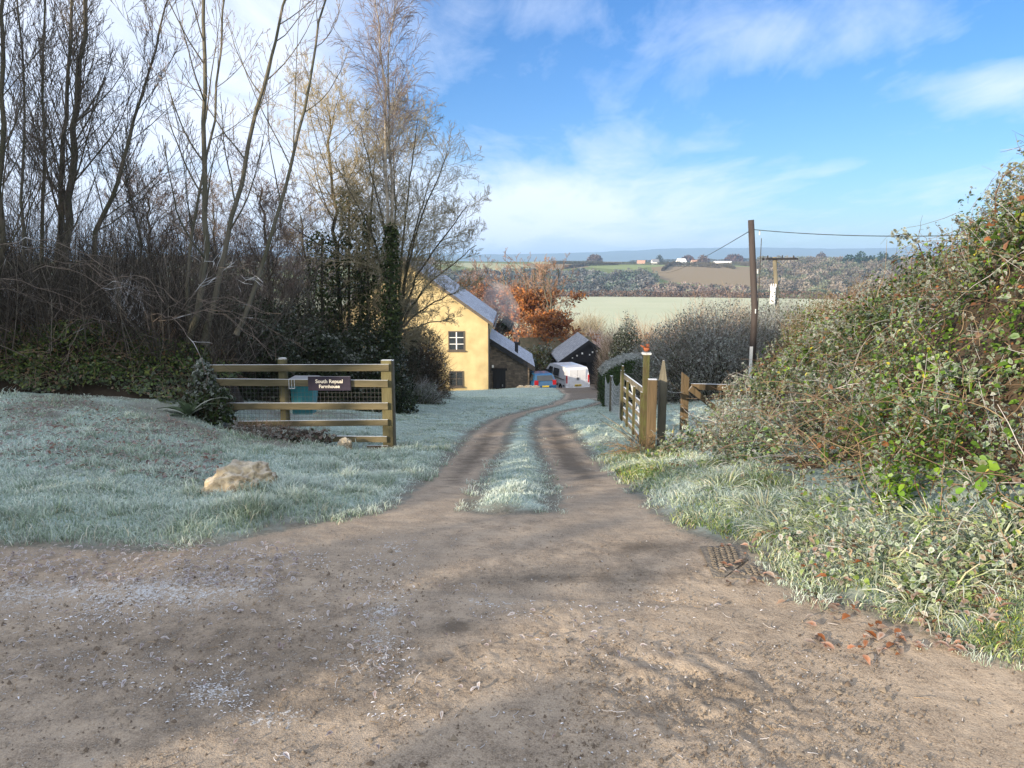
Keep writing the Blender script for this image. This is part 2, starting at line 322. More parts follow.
# ================================================================== GROUND
def make_ground():
    angs = np.concatenate([np.arange(-47, 47.01, .235), np.arange(52, 312.9, 5)])
    na = len(angs)
    rr = np.concatenate([np.geomspace(.25, 1.4, 10)[:-1], np.geomspace(1.4, 12, 330)[:-1], np.geomspace(12, 9500, 420)])
    nr = len(rr)
    A, Rr = np.meshgrid(np.radians(angs), rr)
    x = Rr*np.sin(A); y = Rr*np.cos(A)
    z = hz(x.ravel(), y.ravel()).reshape(x.shape)
    q = np.stack([x, y], -1)
    near = Rr < 120
    g = np.full(x.shape, -50.0); g[near] = gravel(x[near], y[near])
    g = np.where(near, g, -50)
    st = np.full(x.shape, -50.0); st[near] = sdf(strip_poly, x[near], y[near])
    # relief of the verge, the ruts and the worn gravel
    nfade = 1-sstep(14, 30, Rr)
    verge = sstep(.0, .35, -g)
    z = z+nfade*(verge*(.05+.05*fbm(q, 1.6, 3, 2)+.02*vnoise(q, 6, 9))+(1-verge)*(.012*fbm(q, 1.3, 2, 4)+.0025*vnoise(q, 9, 8)+.002*vnoise(q, 24, 12)))
    def gs(px, py, sx, sy, ang=0):
        c = G0(px, py); dx = x-c[0]; dy = y-c[1]; ca, sa = math.cos(ang), math.sin(ang)
        u = dx*ca+dy*sa; v = -dx*sa+dy*ca
        return np.exp(-(u/sx)**2-(v/sy)**2)
    rut = gs(730, 700, .55, .33, R(-38))+.6*gs(640, 690, .25, .3)
    dirx, diry = math.cos(R(-42)), math.sin(R(-42))
    along = x*dirx+y*diry; perp = -x*diry+y*dirx
    w = vnoise(q, 5, 31)*.03
    z = z+rut*(.012*vnoise(np.stack([perp*11, along*1.8], -1), 1, 34)*sstep(-.5, .3, vnoise(q, 4, 33))+.016*fbm(q, 14, 3, 35)-.012*np.abs(vnoise(q, 22, 36)))
    crumb = sstep(.1, .5, fbm(q, 2.2, 2, 41))*(1-verge)*nfade
    z = z+crumb*.004*vnoise(q, 38, 43)
    lip = gs(640, 600, .9, .05, R(-6))+gs(500, 590, .5, .05)
    z = z-.012*lip*nfade
    # masks: R gravel distance, G frost on the gravel, B dark damp stain
    fr = .4*gs(60, 590, .9, .25)+.3*gs(200, 590, .7, .2)+.6*gs(385, 620, .12, .45)+.6*gs(215, 695, .1, .045)+.5*gs(270, 722, .12, .06)+.45*gs(490, 603, .2, .05)+.35*gs(650, 640, .12, .1)+.25*gs(200, 640, .9, .6)+.35*gs(390, 540, .2, .4)
    fr = fr+.25*sstep(.15, .5, fbm(q, 1.2, 2, 60))
    dk = .25*gs(110, 700, .9, .5)+.2*gs(330, 655, .9, .4)+.5*gs(560, 578, .75, .10, R(3))+.7*gs(650, 545, .3, .12)+.8*gs(458, 628, .1, .05)+.3*gs(300, 700, .5, .25, R(10))+.25*gs(120, 640, .9, .3)+.4*gs(735, 695, .3, .2)
    trk = sstep(5, 7, y)*sstep(0, .35, g)*.8
    dk = np.clip(dk+trk+.25*fbm(q, .9, 3, 70), 0, 1)
    hedgefoot = sstep(6.6, 8.8, y)*(1-sstep(-3.6, -2.2, x))*sstep(-.45, .35, fbm(q, 1.1, 3, 73)); dk = np.where(g < 0, np.clip(hedgefoot+.5*sstep(.2, .5, fbm(q, 1.4, 3, 74)), 0, 1)*(y < 14), dk)
    V = np.stack([x, y, z], -1).reshape(-1, 3)
    C = np.stack([np.clip(g*.5+.5, 0, 1), np.clip(fr, 0, 1), dk], -1).reshape(-1, 3)
    i, j = np.meshgrid(np.arange(nr-1), np.arange(na), indexing='ij'); j2 = (j+1) % na
    Q = np.stack([i*na+j, i*na+j2, (i+1)*na+j2, (i+1)*na+j], -1).reshape(-1, 4)[:, ::-1]
    c = V[Q].mean(1); gm = g.ravel()[Q].mean(1); sm = st.ravel()[Q].mean(1); rm = np.hypot(c[:, 0], c[:, 1])
    cls = np.full(len(Q), 1)                                   # grass
    cls[gm > 0] = 0
    drv = (gm > 0) & (c[:, 1] > 5.0+.0*c[:, 0]) & (np.abs(c[:, 0]) < 12) & (c[:, 1] < 75); cls[drv] = 2
    cls[sm > 0] = 3
    cls[(cls == 1) & (c[:, 1] > 24) & (c[:, 0] < 6)] = 4
    cls[rm > 90] = 5; cls[rm > 470] = 6; cls[rm > 2600] = 7
    names = [('road', 0), ('verge', 1), ('driveway', 2), ('grass_strip', 3), ('lawn', 4), ('field', 5), ('hills', 6), ('distant_hills', 7)]
    for nm, k in names:
        f = Q[cls == k]
        if not len(f): continue
        u, inv = np.unique(f, return_inverse=True)
        me = npmesh(nm, V[u], inv.reshape(-1, 4), C[u], smooth=True)
        link_mesh(nm, me, M['hillmat'] if k >= 5 else M['ground'], kind='structure')

def groundmat():
    m, nt, b = newmat('ground'); L = nt.links.new
    nd = nt.nodes.new
    tc = nd('ShaderNodeTexCoord'); at = nd('ShaderNodeAttribute'); at.attribute_name = 'Col'
    sp = nd('ShaderNodeSeparateColor'); L(at.outputs['Color'], sp.inputs[0])
    def noise(s, d=4, r=.55):
        n = nd('ShaderNodeTexNoise'); n.inputs['Scale'].default_value = s; n.inputs['Detail'].default_value = d; n.inputs['Roughness'].default_value = r
        L(tc.outputs['Object'], n.inputs['Vector']); return n.outputs['Fac']
    def ma(op, a, b_, c=None):
        n = nd('ShaderNodeMath'); n.operation = op
        for i, v in enumerate((a, b_, c)):
            if v is None: continue
            if isinstance(v, (int, float)): n.inputs[i].default_value = v
            else: L(v, n.inputs[i])
        return n.outputs[0]
    def mr(v, a, b_, c=0, d=1):
        n = nd('ShaderNodeMapRange'); n.inputs[1].default_value = a; n.inputs[2].default_value = b_; n.inputs[3].default_value = c; n.inputs[4].default_value = d; L(v, n.inputs[0]); return n.outputs[0]
    def mix(f, a, b_):
        n = nd('ShaderNodeMix'); n.data_type = 'RGBA'
        if isinstance(f, (int, float)): n.inputs[0].default_value = f
        else: L(f, n.inputs[0])
        for i, v in ((6, a), (7, b_)):
            if isinstance(v, tuple): n.inputs[i].default_value = (*v, 1)
            else: L(v, n.inputs[i])
        return n.outputs[2]
    nb, nm_, nf, nff = noise(1.3), noise(7, 5), noise(45, 4, .7), noise(160, 3, .7)
    sm = nd('ShaderNodeMapping'); sm.inputs['Rotation'].default_value = (0, 0, R(38)); sm.inputs['Scale'].default_value = (1.3, 14, 1); L(tc.outputs['Object'], sm.inputs[0])
    sn = nd('ShaderNodeTexNoise'); sn.inputs['Scale'].default_value = 1.6; sn.inputs['Detail'].default_value = 4; sn.inputs['Distortion'].default_value = .6; L(sm.outputs[0], sn.inputs['Vector']); streak = sn.outputs['Fac']
    # gravel and trodden earth
    gcol = mix(mr(nb, .35, .65), (.36, .29, .22), (.27, .215, .16))
    gcol = mix(mr(nm_, .38, .62), gcol, (.20, .155, .115))
    gcol = mix(mr(streak, .5, .68, 0, .45), gcol, (.15, .12, .09))
    gcol = mix(mr(nff, .35, .68, 0, .75), gcol, (.46, .39, .31))
    gcol = mix(mr(nf, .55, .7, 0, .6), gcol, (.10, .08, .062))
    dmask = mr(ma('ADD', sp.outputs[2], ma('ADD', ma('MULTIPLY_ADD', nf, .7, -.35), ma('MULTIPLY_ADD', nm_, .9, -.45))), .12, .75, 0, .72)
    gcol = mix(dmask, gcol, (.085, .07, .055))
    fmask = mr(ma('ADD', ma('MULTIPLY', sp.outputs[1], .2), ma('MULTIPLY_ADD', nf, .5, ma('MULTIPLY_ADD', nff, .3, ma('MULTIPLY', nm_, .2)))), .64, .72)
    gcol = mix(ma('MULTIPLY', fmask, .7), gcol, (.62, .65, .68))
    # frosted turf
    tcol = mix(mr(nm_, .35, .65), (.30, .39, .37), (.19, .26, .22))
    tcol = mix(mr(nf, .42, .7), tcol, (.45, .55, .53))
    tcol = mix(mr(nb, .42, .66, 0, .45), tcol, (.17, .19, .14))
    edge = ma('ADD', sp.outputs[0], ma('MULTIPLY', ma('SUBTRACT', ma('MULTIPLY_ADD', nm_, .6, ma('MULTIPLY', nf, .4)), .5), .25))
    e = mr(edge, .49, .53)
    tcol = mix(ma('MULTIPLY', sp.outputs[2], .8), tcol, (.13, .10, .085))
    # bare soil just at the verge edge
    soil = mix(mr(nf, .4, .6), (.10, .075, .055), (.16, .125, .095))
    tcol = mix(mr(edge, .40, .47, 0, .75), tcol, soil)
    L(mix(e, tcol, gcol), b.inputs['Base Color'])
    b.inputs['Roughness'].default_value = .92; b.inputs['Specular IOR Level'].default_value = .2
    bp = nd('ShaderNodeBump'); bp.inputs['Strength'].default_value = .9; bp.inputs['Distance'].default_value = .012
    L(ma('MULTIPLY_ADD', nf, .6, ma('MULTIPLY_ADD', nff, .35, ma('MULTIPLY', nm_, 1.4))), bp.inputs['Height']); L(bp.outputs[0], b.inputs['Normal'])
    return m
M['ground'] = groundmat()
def hillmat():
    m, nt, b = newmat('hillmat'); L = nt.links.new; nd = nt.nodes.new
    tc = nd('ShaderNodeTexCoord'); mp = nd('ShaderNodeMapping'); mp.inputs['Scale'].default_value = (1, .45, 0); L(tc.outputs['Object'], mp.inputs[0])
    vo = nd('ShaderNodeTexVoronoi'); vo.inputs['Scale'].default_value = 1/75.; L(mp.outputs[0], vo.inputs['Vector'])
    r = nd('ShaderNodeValToRGB'); sc = nd('ShaderNodeSeparateColor'); L(vo.outputs['Color'], sc.inputs[0]); L(sc.outputs[0], r.inputs[0])
    el = r.color_ramp.elements; el[0].position = 0; el[0].color = (.15, .18, .08, 1); el[1].position = 1; el[1].color = (.30, .30, .17, 1)
    for p, c in ((.3, (.22, .26, .12, 1)), (.55, (.34, .35, .22, 1)), (.75, (.24, .19, .12, 1))): e = el.new(p); e.color = c
    r.color_ramp.interpolation = 'CONSTANT'
    # nearest field is pale and frosted
    ln = nd('ShaderNodeVectorMath'); ln.operation = 'LENGTH'; L(tc.outputs['Object'], ln.inputs[0])
    k = nd('ShaderNodeMapRange'); k.inputs[1].default_value = 440; k.inputs[2].default_value = 460; L(ln.outputs['Value'], k.inputs[0])
    n = nd('ShaderNodeTexNoise'); n.inputs['Scale'].default_value = .05; n.inputs['Detail'].default_value = 8; L(tc.outputs['Object'], n.inputs['Vector'])
    nr = nd('ShaderNodeMix'); nr.data_type = 'RGBA'; nr.inputs[6].default_value = (.50, .51, .38, 1); nr.inputs[7].default_value = (.38, .42, .29, 1); L(n.outputs[0], nr.inputs[0])
    mx = nd('ShaderNodeMix'); mx.data_type = 'RGBA'; L(k.outputs[0], mx.inputs[0]); L(nr.outputs[2], mx.inputs[6]); L(r.outputs[0], mx.inputs[7])
    k2 = nd('ShaderNodeMapRange'); k2.inputs[1].default_value = 2500; k2.inputs[2].default_value = 2700; L(ln.outputs['Value'], k2.inputs[0])
    m2 = nd('ShaderNodeMix'); m2.data_type = 'RGBA'; L(k2.outputs[0], m2.inputs[0]); L(mx.outputs[2], m2.inputs[6]); m2.inputs[7].default_value = (.09, .11, .07, 1)
    L(m2.outputs[2], b.inputs['Base Color']); b.inputs['Roughness'].default_value = 1; b.inputs['Specular IOR Level'].default_value = 0
    return m
M['hillmat'] = hillmat()
make_ground()

# ================================================================== PLANT GENERATORS (vectorised)
def unit(v): return v/np.maximum(np.linalg.norm(v, axis=-1, keepdims=True), 1e-9)
def rdir(n): return unit(rng.normal(size=(n, 3)))
def tubes(Pts, Rad, k=4):
    """Pts (n,m,3), Rad (n,m) -> V,F"""
    n, m, _ = Pts.shape
    T = np.gradient(Pts, axis=1); T = unit(T)
    ref = np.where(np.abs(T[:, :1, 2:3]) < .9, np.array([0, 0, 1.]), np.array([1., 0, 0])); ref = np.broadcast_to(ref, T.shape)
    A = unit(np.cross(T, ref)); B = np.cross(T, A)
    a = np.arange(k)*2*np.pi/k
    V = Pts[:, :, None]+Rad[:, :, None, None]*(A[:, :, None]*np.cos(a)[:, None]+B[:, :, None]*np.sin(a)[:, None])
    V = V.reshape(-1, 3)
    b = (np.arange(n)*m*k)[:, None, None]+(np.arange(m-1)*k)[None, :, None]
    i = np.arange(k)[None, None, :]; i2 = (i+1) % k
    F = np.stack([b+i, b+i2, b+k+i2, b+k+i], -1).reshape(-1, 4)
    return V, F
def merge(parts):
    Vs, Fs, o = [], [], 0
    for V, F in parts: Vs.append(V); Fs.append(F+o); o += len(V)
    return np.concatenate(Vs), np.concatenate(Fs)
def curves(P0, D, L, n, wig, grav):
    """grow polylines"""
    pts = [P0]; d = D.copy(); cur = P0
    for i in range(n):
        d = unit(d+rng.normal(size=d.shape)*wig+np.array([0, 0, 1.])*grav)
        cur = cur+d*(L/n)[:, None]; pts.append(cur)
    return np.stack(pts, 1)
def children(Pts, Rad, L, k, t0, ang, ratio, rr, taper=.6, up=0.0, angj=.2):
    n, m, _ = Pts.shape
    idx = np.repeat(np.arange(n), k); t = t0+(1-t0)*((np.tile(np.arange(k), n)+rng.random(n*k))/k)
    f = t*(m-1); i = np.minimum(f.astype(int), m-2); w = (f-i)[:, None]
    P0 = Pts[idx, i]*(1-w)+Pts[idx, i+1]*w
    T = unit(Pts[idx, i+1]-Pts[idx, i]); r = Rad[idx, i]*(1-w[:, 0])+Rad[idx, i+1]*w[:, 0]
    S = unit(np.cross(T, rdir(len(t)))); a = ang+rng.normal(size=len(t))*angj
    D = unit(T*np.cos(a)[:, None]+S*np.sin(a)[:, None]+np.array([0, 0, up]))
    LL = L[idx]*ratio*(1-taper*t)*(.7+.6*rng.random(len(t)))
    return P0, D, LL, np.maximum(r*rr, .0025), idx
def tree_geo(stems, levels, rmin=.003):
    """stems: list of (pts (m,3), r0, r1). levels: list of dict. returns (trunk V,F),(crown V,F), tips"""
    trunk, crown = [], []
    out = []
    for pts, r0, r1 in stems:
        pts = np.array(pts, float)[None]
        # resample and roughen
        t = np.linspace(0, 1, 16); s = np.linspace(0, 1, pts.shape[1])
        q = np.stack([np.interp(t, s, pts[0, :, a]) for a in range(3)], -1)[None]
        q[0, 1:] += rng.normal(size=(15, 3))*r0*.35
        Rd = (r0+(r1-r0)*t**.8)[None]; Rd[0, 0] *= 1.25
        trunk.append(tubes(q, Rd, 9)); L = np.array([np.linalg.norm(np.diff(q[0], axis=0), axis=1).sum()])
        cp, cr, cl = q, Rd, L
        for li, lv in enumerate(levels):
            P0, D, LL, r, idx = children(cp, cr, cl, lv['k'], lv.get('t0', .3), lv.get('ang', .9), lv['ratio'], lv.get('rr', .55), lv.get('taper', .6), lv.get('up', .1), lv.get('angj', .2))
            ns = lv.get('n', 5); pp = curves(P0, D, LL, ns, lv.get('wig', .12), lv.get('grav', .05))
            tt = np.linspace(0, 1, ns+1)[None]; rd = np.maximum(r[:, None]*(1-.75*tt), rmin)
            (trunk if li == 0 and lv.get('limb') else crown).append(tubes(pp, rd, 5 if li == 0 else 3))
            cp, cr, cl = pp, rd, LL
        out.append(cp)
    return merge(trunk), merge(crown), np.concatenate([o.reshape(-1, 3) for o in out])
def jit_col(n, c, amt=.25, per=1):
    k = (1+rng.normal(size=(n//per+1, 1))*amt).clip(.4, 1.8); k = np.repeat(k, per, 0)[:n]
    return np.array(c)[None]*k
def twig_cols(V, base, frost=.0, fc=(.5, .52, .55)):
    n = vnoise(V, 1.5, 77); c = np.array(base)[None]*(1+.35*n[:, None])
    f = (vnoise(V, 3.0, 78) < (-1+2*frost))[:, None]
    return np.where(f, np.array(fc)[None], c)
def make_tree(name, loc, stems, levels, bark, twigc, frost=0, parent=None, rz=0, **k):
    root = empty(name, loc, rz, **k)
    (tv, tf), (cv, cf), tips = tree_geo(stems, levels)
    link_mesh('trunk', npmesh('trunk', tv, tf, None, True), bark, root)
    link_mesh('crown', npmesh('crown', cv, cf, twig_cols(cv, twigc, frost)), M['twig'], root)
    return root, tips
def leaves(Pn, size, colr, frost=0.5, nrm=None, flat=.5, frostc=(.62, .67, .66), aspect=.75, up=.5):
    """cloud of folded leaves. Pn (n,3), size (n,), colr (n,3), frost (n,)"""
    n = len(Pn)
    Nn = rdir(n)
    if nrm is not None: Nn = unit(Nn*flat+nrm)
    Nn = unit(Nn+np.array([0, 0, up]))
    A = unit(np.cross(Nn, rdir(n))); B = np.cross(Nn, A)
    s = size[:, None]
    droop = -Nn*.18*s
    w = B*s*aspect; cp = Nn*s
    V = np.stack([Pn-A*s*.5, Pn-A*s*.25+w*.42+cp*.09, Pn+A*s*.12+w*.40+cp*.10, Pn+A*s*.58+droop, Pn+A*s*.12-w*.40+cp*.10, Pn-A*s*.25-w*.42+cp*.09, Pn-A*s*.03], 1).reshape(-1, 3)
    o = (np.arange(n)*7)[:, None]
    F = np.concatenate([o+np.array([6, (i+1) % 6, i]) for i in range(6)])
    fr = np.asarray(frost)*np.ones(n)
    e = np.array([.85, 1, 1, 1., 1, 1, .12])[None, :]*fr[:, None]; e = e[..., None].clip(0, 1)
    C = (colr[:, None, :]*(1-e)+np.array(frostc)*e).reshape(-1, 3)
    return V, F, C
def twigs(P0, D, L, r, n=3, wig=.2, grav=0, k=3):
    pp = curves(P0, D, L, n, wig, grav); tt = np.linspace(0, 1, n+1)[None]
    return tubes(pp, np.maximum(r[:, None]*(1-.7*tt), .0015), k)

# ================================================================== GRASS
def in_view(x, y, m=1.08):
    return (y > .5) & (np.abs(x/np.maximum(y, .1)) < .70*m)
def blades(x, y, z, hgt, wid, lean, colr, frost, tipc=(.74, .84, .82)):
    n = len(x); a = rng.random(n)*2*np.pi
    D = np.stack([np.cos(a), np.sin(a), np.zeros(n)], -1); S = np.stack([-np.sin(a), np.cos(a), np.zeros(n)], -1)
    sa = rng.random(n)*2*np.pi; S = np.stack([np.cos(sa), np.sin(sa), np.zeros(n)], -1)
    P0 = np.stack([x, y, z-.01], -1); h = hgt[:, None]; w = wid[:, None]; l = lean[:, None]
    up = np.array([0, 0, 1.])
    P1 = P0+up*h*.55+D*h*l*.35; P2 = P0+up*h*(.9-.35*l)+D*h*l*1.0
    V = np.stack([P0-S*w*.5, P0+S*w*.5, P1-S*w*.45, P1+S*w*.45, P2], 1).reshape(-1, 3)
    o = (np.arange(n)*5)[:, None]
    F4 = o+np.array([0, 1, 3, 2]); F3 = o+np.array([2, 3, 4])
    e = np.array([.15, .15, .7, .7, 1.])[None, :, None]*np.asarray(frost)[:, None, None]
    C = (colr[:, None]*(1-e)+np.array(tipc)*e).reshape(-1, 3)
    return V, [F4, F3], C
bank_foot = np.array([P(*a)[:2] for a in ((1150, 635, 2.75), (1024, 568, 3.3), (900, 548, 3.95), (800, 518, 4.9), (740, 497, 5.95), (700, 481, 7.0), (668, 463, 9.1))])
bramble_poly = np.concatenate([bank_foot, np.array([(2.45, 10.6), (3.4, 11.2), (4.5, 13), (7, 15.5), (12, 16), (13, 8), (9, 3), (6, 2.4)])])
def grass_all():
    n = 900000
    r = np.exp(rng.uniform(math.log(2.4), math.log(50), n)); a = rng.uniform(-.86, .72, n)
    x = r*np.sin(a); y = r*np.cos(a)
    g = gravel(x, y); q = np.stack([x, y], -1); s = sdf(strip_poly, x, y); br = sdf(bramble_poly, x, y)
    edge = vnoise(q, 3.5, 21)*.12+vnoise(q, 11, 22)*.08
    thin = sstep(.02, .22, -g-edge)
    keep = (-g > edge) & (rng.random(n) < .25+.75*thin) & (br < .10) & (y < 48) & ~((y > 9.2) & (x < -1.95) & (y < 9.9) & (rng.random(n) < .6)) & ~((x < -4.2) & (y > 9.3))
    keep &= ~((y > 24) & (np.abs(x) > 9))
    x, y, g, s, br, r, q = [v[keep] for v in (x, y, g, s, br, r, q)]
    z = hz(x, y); n = len(x)
    nfade = 1-sstep(14, 30, r); verge = sstep(0, .35, -g)
    z = z+nfade*verge*(.05+.05*fbm(q, 1.6, 3, 2)+.02*vnoise(q, 6, 9))
    right = (x > .6) & (s < 0) & ((g < 0) & (x > -.5)) & (y < 11) & ((x > 1.15) | (y < 8))
    strip = s > 0
    patch = fbm(q, .9, 3, 50)
    tall = .5+.5*vnoise(q, 2.2, 51)
    h = (.028+.042*tall)*(1+.3*rng.normal(size=n)).clip(.3, 2)
    h = np.where(strip, h*.6, h)*(1+1.3*sstep(.35, .8, vnoise(q, 5.5, 59)))
    fe = np.exp(-((g+.28)/.22)**2)*(y < 6.3)*(x < -1)                 # shaggy front edge of the verge
    h = h*(1+1.5*fe*sstep(-.1, .5, vnoise(q, 3.0, 57)))
    h = np.where(right, (.035+.11*tall*sstep(-1.0, .1, br)*sstep(-.4, .4, vnoise(q, 1.6, 58))+.025)*(1+.3*rng.normal(size=n)).clip(.3, 2), h)
    h = h*np.where(y > 10, .6, 1)
    w = (.0036+.0012*rng.random(n))*(r/5)**.75*np.where(right, 1.35, 1)
    lean = (.35+.5*rng.random(n))*np.where(right, 1.35, 1)
    green = np.array([.09, .16, .045]); straw = np.array([.34, .29, .16]); lime = np.array([.26, .33, .07])
    k = rng.random((n, 1)); base = np.where(k < .13, straw, green)*(1+.25*rng.normal(size=(n, 1))).clip(.5, 1.6)
    lk = (right & (rng.random(n) < .40))[:, None]; base = np.where(lk, lime*(.8+.5*rng.random((n, 1))), base)
    base = np.where((right & (rng.random(n) < .12))[:, None], straw*1.2, base)
    fr = (.86+.42*patch+.14*rng.normal(size=n)).clip(.12, 1)
    fr = np.where(right, (.34+.8*fbm(q, 1.7, 2, 53)+.22*rng.normal(size=n)).clip(0, .95), fr)
    fr = np.where(fe > .4, fr*.75, fr)
    # brown leaf litter at the hedge foot carries less frost
    hf = sstep(7.0, 9.0, y)*(x < -2.6); hv = hf*sstep(-.45, .35, fbm(q, 1.1, 3, 73)); fr = fr*(1-.45*hv); h = h*(1-.75*hv*(rng.random(n) < .8))
    for nm, sel, lab, cat in (
        ('verge_grass', ~right & ~strip & (x < .2) & (y < 10.5), 'frosted short grass of the left verge in front of the timber rail fence', 'grass'),
        ('strip_grass', strip, 'frosted grass strip between the two wheel tracks of the drive', 'grass'),
        ('lawn_grass', ~right & ~strip & ((x >= .2) | (y >= 10.5)), 'frosted lawn grass sloping down either side of the drive', 'grass'),
        ('bank_grass', right, 'long frosted and lime green grass at the foot of the bramble bank', 'grass')):
        V, F, C = blades(x[sel], y[sel], z[sel], h[sel], w[sel], lean[sel], base[sel], fr[sel])
        link_mesh(nm, npmesh(nm, V, F, C), M['grass'], label=lab, cat=cat, kind='stuff')
grass_all()
def gz(x, y):
    """ground height including the relief of the verge mesh"""
    x = np.atleast_1d(x).astype(float); y = np.atleast_1d(y).astype(float); q = np.stack([x, y], -1); g = gravel(x, y); r = np.hypot(x, y)
    nf = 1-sstep(14, 30, r); v = sstep(0, .35, -g)
    return hz(x, y)+nf*(v*(.05+.05*fbm(q, 1.6, 3, 2)+.02*vnoise(q, 6, 9))+(1-v)*(.012*fbm(q, 1.3, 2, 4)+.0025*vnoise(q, 9, 8)+.002*vnoise(q, 24, 12)))

# ---- long arching tussocks on the right verge
def tussocks():
    Vs, Fs, Cs, o = [], [], [], 0
    spots = [(745, 470), (775, 500), (820, 525), (860, 520), (900, 545), (940, 530), (985, 560), (1005, 585), (960, 590), (835, 550), (700, 480), (720, 500), (880, 575), (1010, 545), (660, 475), (930, 610), (790, 540), (760, 520)]
    for px, py in spots:
        c = hit(px, py); n = 110; a = rng.random(n)*2*np.pi; rr = rng.random(n)**.5*.12
        P0 = np.stack([c[0]+rr*np.cos(a), c[1]+rr*np.sin(a), np.zeros(n)], -1); P0[:, 2] = gz(P0[:, 0], P0[:, 1])
        D = unit(np.stack([np.cos(a)*.7, np.sin(a)*.7, np.full(n, 1.1)], -1)+rng.normal(size=(n, 3))*.2)
        L = (.13+.17*rng.random(n)); d = D.copy(); cur = P0; pts = [cur]
        for i in range(4):
            d = unit(d+np.array([0, 0, -.42])*(.6+i*.25)); cur = cur+d*(L/4)[:, None]; pts.append(cur)
        pts = np.stack(pts, 1); S = unit(np.cross(D, rdir(n)))[:, None]; w = (np.array([.7, 1, .9, .6, .15])*.0032)[None, :, None]
        V = np.stack([pts-S*w, pts+S*w], 2).reshape(-1, 3)
        b = (np.arange(n)*10)[:, None]; F = np.concatenate([b+np.array([2*i, 2*i+1, 2*i+3, 2*i+2]) for i in range(4)])
        base = np.where(rng.random((n, 1)) < .45, [[.22, .28, .06]], np.where(rng.random((n, 1)) < .4, [[.38, .33, .17]], [[.12, .17, .06]]))
        fr = (rng.random(n)*.9+.1)[:, None, None]*np.linspace(.25, 1, 5)[None, :, None]
        C = np.repeat(base[:, None]*(1-fr)+np.array([.66, .72, .7])*fr, 2, 1).reshape(-1, 3)
        Vs.append(V); Fs.append(F+o); Cs.append(C); o += len(V)
    link_mesh('tussock_grass', npmesh('tussock_grass', np.concatenate(Vs), np.concatenate(Fs), np.concatenate(Cs)), M['grass'], label='long arching frosted tussocks drooping over the edge of the right verge', cat='grass', kind='stuff')
tussocks()

